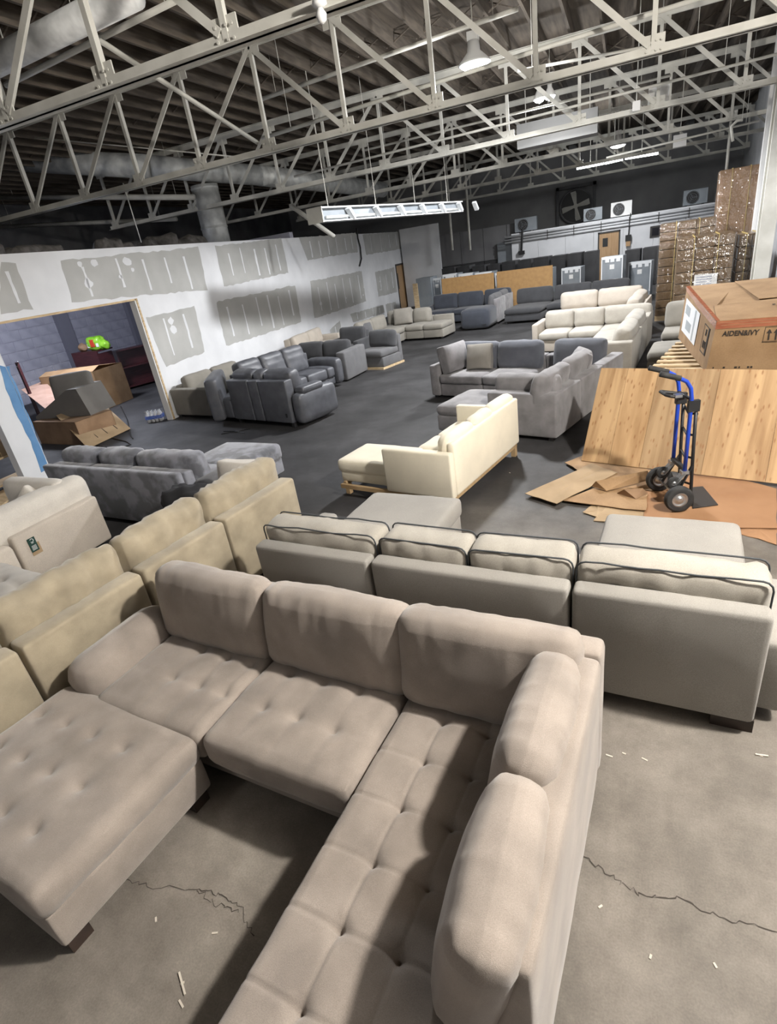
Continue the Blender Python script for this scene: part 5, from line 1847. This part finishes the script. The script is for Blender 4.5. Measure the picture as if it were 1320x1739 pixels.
fridge('grey refrigerator with a big white paper on its panel, second from the cartons', 1022, 1062, 436, 20.6, M_applgrey, paper=True)
fridge('grey refrigerator nearest the carton stacks', 1068, 1110, 445, 21.6, M_applgrey)
fridge('small grey refrigerator standing alone right of the tan boards', 954, 990, 455, 22.8, M_applgrey)
for i, (x0, x1, yt) in enumerate(((752, 778, 466), (779, 806, 465), (807, 838, 463), (841, 872, 463), (873, 905, 461), (906, 940, 457))):
    fridge(('first', 'second', 'third', 'fourth', 'fifth', 'sixth')[i] + ' grey refrigerator from the left behind the tan boards', x0, x1, yt, 22.6 - i * 0.12, M_applgrey, group='refrigerators behind the tan boards')
fridge('grey refrigerator standing in shade next to the wooden door', 706, 734, 472, 23.4, M_applgrey, guards=False)
fridge('grey refrigerator with a white top edge, left of the tan board', 735, 750, 473, 23.6, M_applgrey)
rnd = random.Random(4)
DK = [(750, 775, 455), (776, 800, 452), (802, 826, 451), (828, 850, 449), (852, 878, 444), (880, 905, 441), (906, 934, 437), (936, 962, 434), (964, 990, 430), (992, 1016, 427), (1062, 1090, 424), (1092, 1120, 420)]
for i, (x0, x1, yt) in enumerate(DK):
    fridge('dark appliance cabinet number %s from the left in the back row' % ('one', 'two', 'three', 'four', 'five', 'six', 'seven', 'eight', 'nine', 'ten', 'eleven', 'twelve')[i],
           x0, x1, yt, 25.3 - rnd.uniform(0, 0.4), M_appldark, guards=False, group='dark appliances in the back row')
# tan boards
for (x0, x1, yt, yb, lb) in ((749, 838, 474, 505, 'left tan hardboard panel behind the navy sectional'), (843, 938, 462, 500, 'right tan hardboard panel behind the charcoal sofa')):
    a, b = A(x0, yt, 21.3), A(x1, yt - 4, 21.0)
    o = G().box(0, (b - a).length, -0.01, 0.01, 0, a.z).ob('board_panel', M_hardboard)
    o.location = (a.x, a.y, 0.0)
    o.rotation_euler = (R(-2), 0, math.atan2(b.y - a.y, b.x - a.x))
    tag(o, lb, 'board')
a = A(703, 500, 23.0)
o = G().box(-0.1, 0.1, -0.03, 0.03, 0, 1.3).ob('board_panel', M_rawwood)
o.location = (a.x + 0.1, 23.0, 0)
tag(o, 'narrow brown board standing on end beside the wooden door', 'board')

# ================================================================== OFFICE AT THE BACK
oy = 29.0
of = sgroup('wall_office', (0, 0, 0))
a, b = A(868, 388, oy), A(1230, 345, oy)
xl_, xr_ = a.x, 5.0
zl = 2.55
# vertical wall panels, each its own piece
px0 = xl_
k = 0
dxa, dxb = A(1016, 395, oy).x, A(1054, 392, oy).x
while px0 < xr_:
    px1 = min(px0 + 1.22, xr_)
    for (s0, s1) in ((px0, min(px1, dxa)), (max(px0, dxb), px1)):
        if s1 - s0 > 0.02:
            bx('wall_panel', s0 + 0.004, s1 - 0.004, oy, oy + 0.1, 0, zl - 0.42, M_whitewall, of)
    px0 = px1
bx('wall_panel', dxa, dxb, oy, oy + 0.1, 2.06, zl - 0.42, M_whitewall, of)
bx('roof_slab', xl_, xr_, oy, oy + 5.5, zl - 0.42, zl, M_whitewall, of)
for i, (z0, z1) in enumerate(((zl - 0.40, zl - 0.30), (zl - 0.27, zl - 0.20), (zl - 0.16, zl - 0.06))):
    G().tube([(xl_ - 0.3, oy - 0.07, (z0 + z1) / 2), (xr_, oy - 0.07, (z0 + z1) / 2)], (z1 - z0) / 2, 8).ob('pipe_run', M_whitewall, of, None, True)
for i in range(8):
    x = xl_ + 0.5 + i * 1.15
    bx('pipe_clamp', x, x + 0.03, oy - 0.13, oy, zl - 0.42, zl - 0.05, M_frame, of)
d2 = sgroup('door_2', (0, 0, 0))
bx('door_leaf', dxa + 0.06, dxb - 0.06, oy + 0.01, oy + 0.06, 0, 2.0, M_doorwood, d2)
for (p, q, r_, s_) in ((dxa, dxa + 0.06, 0, 2.06), (dxb - 0.06, dxb, 0, 2.06), (dxa, dxb, 2.0, 2.06)):
    bx('door_frame', p, q, oy - 0.03, oy + 0.08, r_, s_, M_frame, d2)
bx('vision_panel', dxa + 0.2, dxa + 0.42, oy - 0.005, oy + 0.012, 1.45, 1.8, M_black, d2)
w2_ = sgroup('window_1', (0, 0, 0))
wa = A(1108, 402, oy)
bx('window_frame', wa.x - 0.1, wa.x + 0.9, oy - 0.04, oy, 1.55, 2.0, M_frame, w2_)
bx('pane', wa.x - 0.02, wa.x + 0.82, oy - 0.05, oy - 0.03, 1.62, 1.93, plain('dark_glass', (0.02, 0.02, 0.025), 0.1), w2_)
ls = A(1067, 412, oy - 0.1)
o = bx('hanging_sign_lamp', -0.12, 0.12, -0.06, 0.06, -0.2, 0.05, M_black)
o.location = (ls.x, oy - 0.12, 1.75)
bx('lamp_shade', -0.09, 0.09, -0.05, 0.05, -0.4, -0.2, M_doorwood, o)
G().tube([(0, 0, 0.05), (0.05, 0, 0.9)], 0.02, 6).ob('cord', M_black, o)
tag(o, 'small black lamp hanging on the white office wall right of its door', 'lamp')
ls = A(883, 425, oy)
o = bx('hanging_sign_lamp', -0.14, 0.14, -0.06, 0.06, -0.1, 0.06, M_black)
o.location = (ls.x + 0.1, oy - 0.12, 1.72)
G().tube([(0, 0, 0.06), (0.08, 0, 1.0)], 0.05, 6).ob('cord', M_black, o)
tag(o, 'black lamp hanging at the left end of the white office wall', 'lamp')
# dark utility wall to the left of the office
dk = sgroup('wall_utility', (0, 0, 0))
a = A(745, 400, 29.6)
for i in range(5):
    x0 = a.x - 1.2 + i * 1.15
    bx('wall_panel', x0, x0 + 1.13, 29.6, 29.7, 1.55, 3.0, noisy('dim_panel', (0.13, 0.13, 0.135), (0.18, 0.18, 0.185), 1), dk)
    bx('dark_panel', x0, x0 + 1.13, 29.55, 29.65, 0, 1.53, M_appldark, dk)
a, b = A(843, 412, 29.2), A(868, 410, 29.2)
bx('steel_door', a.x, b.x + 0.1, 29.4, 29.5, 0, 2.25, M_applgrey, dk)
rb = A(703, 400, 26.6)
re_ = struct(bx('wall_end', -9.95, A(745, 400, 27.5).x, 27.5, 27.65, 0, 3.5, M_whitewall))


def ac_unit(label, px_, py_, Y, w=0.85, h=0.6, light=True):
    p = A(px_, py_, Y)
    t = thing('air_conditioner', label, 'air conditioner', (p.x, Y, zl))
    bx('casing', -w / 2, w / 2, 0, 0.32, 0.04, h, M_white if light else M_applgrey, t)  # darker casing colour stands in for shade on the dim units
    M = T(-w * 0.12, -0.012, h * 0.52, 0, R(90))
    G().lathe([(0.24 * h / 0.6, -0.02), (0.24 * h / 0.6, 0.012)], 20, M).ob('fan_opening', M_black, t)
    for r_ in (0.08, 0.15, 0.22):
        G().tube([(-w * 0.12 + r_ * math.cos(a), -0.028, h * 0.52 + r_ * math.sin(a)) for a in np.linspace(0, 2 * PI, 17)[:-1]], 0.006, 4, True).ob('grille_ring', M_chrome, t)
    for a in range(3):
        c_, s_ = math.cos(a * 2.09), math.sin(a * 2.09)
        G().bar((-w * 0.12, -0.02, h * 0.52), (-w * 0.12 + c_ * 0.2, -0.02, h * 0.52 + s_ * 0.2), 0.01, 0.06, (0, 1, 0)).ob('fan_blade', M_applgrey, t)
    for x in (-w * 0.35, w * 0.35):
        bx('foot', x - 0.04, x + 0.04, 0.02, 0.3, 0, 0.04, M_black, t)
    return t


ac_unit('white air conditioner unit on the office roof, right of the big fan', 1055, 366, 29.25)
ac_unit('shaded air conditioner unit at the left end of the office roof', 893, 388, 29.25, 1.0, 0.6, False)
ac_unit('dim air conditioner unit at the far right of the office roof', 1180, 352, 29.4, 0.9, 0.6, False)
ac_unit('small grey condenser just right of the big fan', 1007, 372, 29.9, 0.8, 0.55, False)
# big wall fan
fc_ = A(978, 350, 34.6)
ft = thing('exhaust_fan', 'big dark exhaust fan with four pale blades in the back wall', 'fan', (fc_.x, 34.6, fc_.z))
M = T(0, 0.2, 0, 0, R(90))
G().lathe([(0.78, 0.1), (0.78, 0.16)], 28, M).ob('fan_opening', M_black, ft)
G().tube([(0.8 * math.cos(a), 0.0, 0.8 * math.sin(a)) for a in np.linspace(0, 2 * PI, 29)[:-1]], 0.05, 6, True).ob('fan_ring', M_darkwall, ft)
for k in range(4):
    a = R(100 + k * 90)
    c_, s_ = math.cos(a), math.sin(a)
    G().poly([(0.06 * c_ - 0.06 * s_, 0, 0.06 * s_ + 0.06 * c_), (0.06 * c_ + 0.06 * s_, 0, 0.06 * s_ - 0.06 * c_), (0.7 * c_ + 0.15 * s_, 0.05, 0.7 * s_ - 0.15 * c_), (0.7 * c_ - 0.15 * s_, -0.03, 0.7 * s_ + 0.15 * c_)], (0, 1, 0), 0.012).ob('fan_blade', M_steelpaint, ft)
G().lathe([(0.12, -0.05), (0.12, 0.08)], 14, T(0, 0, 0, 0, R(90))).ob('fan_hub', M_steelpaint, ft)
g = G()
g.box(-1.0, 1.0, 0.05, 0.41, 0.85, 1.0); g.box(-1.0, 1.0, 0.05, 0.1, -1.0, -0.85); g.box(-1.0, -0.85, 0.05, 0.1, -1.0, 1.0); g.box(0.85, 1.0, 0.05, 0.1, -1.0, 1.0)
g.ob('fan_surround', M_darkwall, ft)

# ================================================================== ROOM BEHIND THE OPENING
# dark cherry cabinets
p = P(200, 668, 0)
ca = thing('bookcase', 'dark cherry open bookcase against the back of the far room', 'bookcase', (p.x + 0.1, p.y + 0.35, 0), R(68))
zt_ = A(200, 592, p.y).z
hB = 1.15
bx('side_panel', 0, 0.03, 0, 0.4, 0, hB, M_cherry, ca)
bx('side_panel', 1.47, 1.5, 0, 0.4, 0, hB, M_cherry, ca)
bx('back_panel', 0, 1.5, 0.37, 0.4, 0, hB, M_cherry, ca)
for z in (0.06, 0.62, hB - 0.03):
    bx('shelf', 0.03, 1.47, 0.01, 0.37, z, z + 0.03, M_cherry, ca)
p = P(192, 672, 0)
de = thing('desk', 'dark cherry desk panel standing upright in front of the bookcase', 'desk', (p.x, p.y, 0), R(0))
pz_ = A(172, 598, p.y)
q = A(128, 602, p.y)
bx('desk_panel', -1.0, 0.0, -0.03, 0.02, 0.0, 1.25, M_cherry, de)
bx('desk_return', -0.04, 0.0, 0.02, 0.5, 0.0, 1.2, M_cherry, de)
bx('desk_top', -1.0, 0.02, -0.03, 0.55, 1.25, 1.29, M_cherry, de)
# lime bag on the desk
for nm, lb, px_, mt, s_ in (('snack_bag', 'lime green bag with a red print lying on the dark desk', (165, 588), M_greenbag, 0.30), ('snack_bag', 'smaller lime green bag hanging over the edge of the dark desk', (181, 598), M_greenbag, 0.2), ('snack_bag', 'brown bag at the left of the lime green bags', (141, 590), M_card_dark, 0.17)):
    c = A(px_[0], px_[1], p.y + 0.2)
    V, F = soft_vf(s_ * 1.7, s_ * 0.9, s_ * 1.0, 0.08, (6, 4, 4), wr=0.035, wf=9, seed=len(lb), puff=(0.02, 0.02, 0.04))
    o = mob(nm, V, F, mt, None, None, True)
    o.location = (c.x, c.y, 1.30 + s_ * 0.56)
    tag(o, lb, 'bag')
    if s_ > 0.25:
        V, F = soft_vf(0.16, 0.03, 0.2, 0.01, (2, 2, 2))
        mob('bag_print', V + np.array((0.02, -s_ * 0.5, 0.02)), F, M_redbag, o)
        for x in (-0.16, 0.18):
            V, F = soft_vf(0.09, 0.02, 0.1, 0.008, (2, 2, 2))
            mob('bag_print', V + np.array((x, -s_ * 0.46, -0.04)), F, M_foam, o)
# brass trophies and bits on the floor before the bookcase
rnd = random.Random(2)
for i, (x, y) in enumerate(((225, 652), (236, 648), (247, 642), (258, 640), (231, 655))):
    p = P(x, y, 0)
    o = G().lathe([(0.07, 0), (0.07, 0.03), (0.02, 0.05), (0.02, 0.15), (0.05, 0.2), (0.035, 0.26)], 12).ob('brass_fitting', M_brass)
    o.location = (p.x, p.y, 0)
    tag(o, ('first', 'second', 'third', 'fourth', 'frontmost')[i] + ' brass fitting from the left on the floor below the bookcase', 'fitting', 'brass fittings on the floor')


def open_box(name, label, p, rz, w, d, h, mat, flaps=True):
    t = thing(name, label, 'carton', (p.x, p.y, p.z), rz)
    for (x0, x1, y0, y1) in ((0, w, 0, 0.01), (0, w, d - 0.01, d), (0, 0.01, 0, d), (w - 0.01, w, 0, d)):
        bx('carton_wall', x0, x1, y0, y1, 0, h, mat, t)
    bx('carton_bottom', 0, w, 0, d, 0, 0.01, mat, t)
    if flaps:
        sheet('flap', [(0, 0, h), (w, 0, h), (w, -0.0 + 0.25 * d, h + 0.10), (0, 0.25 * d, h + 0.08)], mat, t)
        sheet('flap', [(0, d * 0.6, h + 0.05), (w, d * 0.6, h + 0.05), (w, d, h), (0, d, h)], mat, t)
    return t


p = P(85, 715, 0)
open_box('carton', 'large open brown carton at the back of the far room', Vector((-13.9, 9.9, 0)), R(8), 1.7, 1.1, 0.98, M_card)
ob_ = open_box('carton', 'dark brown carton lying under the tilted grey chair in the opening', Vector((-11.35, 7.55, 0)), R(-6), 1.45, 0.85, 0.48, M_card_dark, False)
bx('carton_top', 0, 1.45, 0, 0.85, 0.47, 0.48, M_card_dark, ob_)
# tan cardboard leaning
p = [P(150, 762, 0.02), P(222, 728, 0.02)]
top = [A(122, 716, 7.75), A(193, 690, 8.9)]
c = p[0]
g = G().poly([Vector(), p[1] - c, Vector((top[1].x, top[1].y, 0.58)) - c + Vector((-0.25, -0.1, 0)), Vector((top[0].x, top[0].y, 0.56)) - c + Vector((-0.25, -0.1, 0))], (0.3, -0.5, 0.8), 0.012)
o = g.ob('cardboard_sheet', M_card_light); o.location = c
tag(o, 'tan cardboard panel with slits leaning on the dark carton in the opening', 'cardboard')
g2 = G()
qa, qb, qc, qd = [Vector(), p[1] - c, Vector((top[1].x, top[1].y, 0.58)) - c + Vector((-0.25, -0.1, 0)), Vector((top[0].x, top[0].y, 0.56)) - c + Vector((-0.25, -0.1, 0))]
for u in (0.2, 0.42, 0.66):
    s0, s1 = qa.lerp(qb, u + 0.12), qd.lerp(qc, u)
    nn = (qb - qa).cross(qd - qa).normalized() * 0.016
    nn = nn if nn.z > 0 else -nn
    g2.bar(s0.lerp(s1, 0.12) + nn, s0.lerp(s1, 0.85) + nn, 0.014, 0.006)
g2.ob('slit', M_print, o)
sh = [P(36, 662, 0.78), P(75, 647, 0.84), P(106, 676, 0.62), P(82, 698, 0.56)]
c = sum(sh, Vector()) / 4
g = G().poly([q_ - c for q_ in sh], (0.2, -0.4, 0.9), 0.008)
o = g.ob('cardboard_sheet', noisy('reddish_cardboard', (0.36, 0.22, 0.16), (0.45, 0.29, 0.22), 3)); o.location = c
tag(o, 'reddish flattened carton slanting between the boxes in the opening', 'cardboard')
# tilted grey upholstered chair on the carton
gc = thing('upholstered_seat', 'grey wedge-shaped upholstered seat lying tilted on the dark carton', 'chair', (-10.9, 7.75, 0.485), R(6))
g = G()
g.add([(-0.5, 0, 0), (0.95, 0, 0), (0.95, 0.75, 0), (-0.5, 0.75, 0), (0.55, 0.02, 0.55), (0.8, 0.02, 0.55), (0.8, 0.73, 0.55), (0.55, 0.73, 0.55), (-0.5, 0, 0.06), (-0.5, 0.75, 0.06)],
      [(0, 1, 5, 4, 8), (1, 2, 6, 5), (2, 3, 9, 7, 6), (3, 0, 8, 9), (4, 5, 6, 7), (8, 4, 7, 9), (0, 3, 2, 1)])
g.ob('seat_wedge', M_dimgrey, gc)
tilted('back_cushion', gc, T(0.42, 0.32, 0.30, 0.35), 0, 0, 0, 0.8, 0.22, 0.52, M_dimgrey, 0.25, 0.1, 0.06, (6, 3, 5), puff=(0.01, 0.01, 0.03), wr=0.005)
# red post at left of the room, pack of bottled water, cords
p = A(30, 620, 9.2)
o = bx('coat_rack', -0.03, 0.03, -0.03, 0.03, 0, 1.5, M_cherry)
G().tube([(0, -0.03, 1.35), (0.12, -0.12, 1.42)], 0.015, 6).ob('hook', M_black, o)
G().tube([(0, -0.03, 1.42), (0.14, -0.06, 1.52)], 0.015, 6).ob('hook', M_black, o)
o.location = (p.x, p.y, 0)
tag(o, 'dark red post with black hooks at the left of the opening', 'rack')
p = P(262, 716, 0) + Vector((-0.1, -0.12, 0))
wp_ = thing('water_pack', 'blue and white pack of bottled water on the floor by the jamb', 'water pack', (p.x, p.y, 0), WA - 1.2)
M_water = plain('blue_label_film', (0.10, 0.18, 0.55), 0.2)
for i in range(4):
    for j in range(2):
        G().lathe([(0.038, 0), (0.04, 0.08), (0.04, 0.17), (0.015, 0.22), (0.015, 0.245)], 10, T(0.05 + i * 0.085, 0.05 + j * 0.085, 0)).ob('bottle', M_foam, wp_, None, True)
bx('label_band', 0.0, 0.36, 0.0, 0.19, 0.07, 0.14, M_water, wp_)
bx('film', -0.002, 0.362, -0.002, 0.192, 0.001, 0.25, M_film, wp_)
for i, (pts_, lb) in enumerate((([(155, 752), (185, 742), (215, 750), (222, 755), (200, 762), (172, 758)], 'coiled black cord on the floor in front of the slit cardboard'),
                               ([(205, 690), (216, 712), (222, 740), (226, 745)], 'black cord trailing down past the slit cardboard'))):
    ps = [P(x, y, 0.012) for (x, y) in pts_]
    tag(G().tube(ps, 0.012, 5, i == 0).ob('power_cord', M_cable), lb, 'cord')
# shelf unit seen through the far left opening
p = P(0, 858, 0)
su = thing('shelf_unit', 'wooden rack glimpsed through the opening at the far left edge', 'shelf', (p.x - 0.5, p.y + 0.3, 0), WA)
for x in (0, 0.9):
    bx('upright', x, x + 0.05, 0.3, 0.35, 0, 1.5, M_rawwood, su)
for z in (0.1, 0.5, 0.9, 1.3):
    bx('shelf', 0, 0.95, 0.0, 0.35, z, z + 0.03, M_rawwood, su)
for k in range(3):
    bx('shelf_box', 0.08 + k * 0.28, 0.3 + k * 0.28, 0.02, 0.3, 0.53, 0.75, M_card_light, su)
th = [P(0, 865), P(48, 822), P(40, 815), P(0, 838)]
c = sum(th, Vector()) / 4
o = G().poly([q_ - c for q_ in th], (0, 0, 1), 0.03).ob('threshold_board', M_rawwood)
o.location = c
tag(o, 'worn wooden threshold board at the foot of the painted post', 'board')
pts = [P(0, 872, 0.01), P(18, 858, 0.01), P(40, 846, 0.01), P(50, 832, 0.012)]
tag(G().tube(pts, 0.012, 5).ob('power_cord', M_cable), 'black cord running along the floor at the far left edge', 'cord')

# every part that carries no kind of its own inherits nothing; drop empty datablocks
for o in list(S.objects):
    if o.type == 'MESH' and len(o.data.polygons) == 0:
        bpy.data.objects.remove(o)
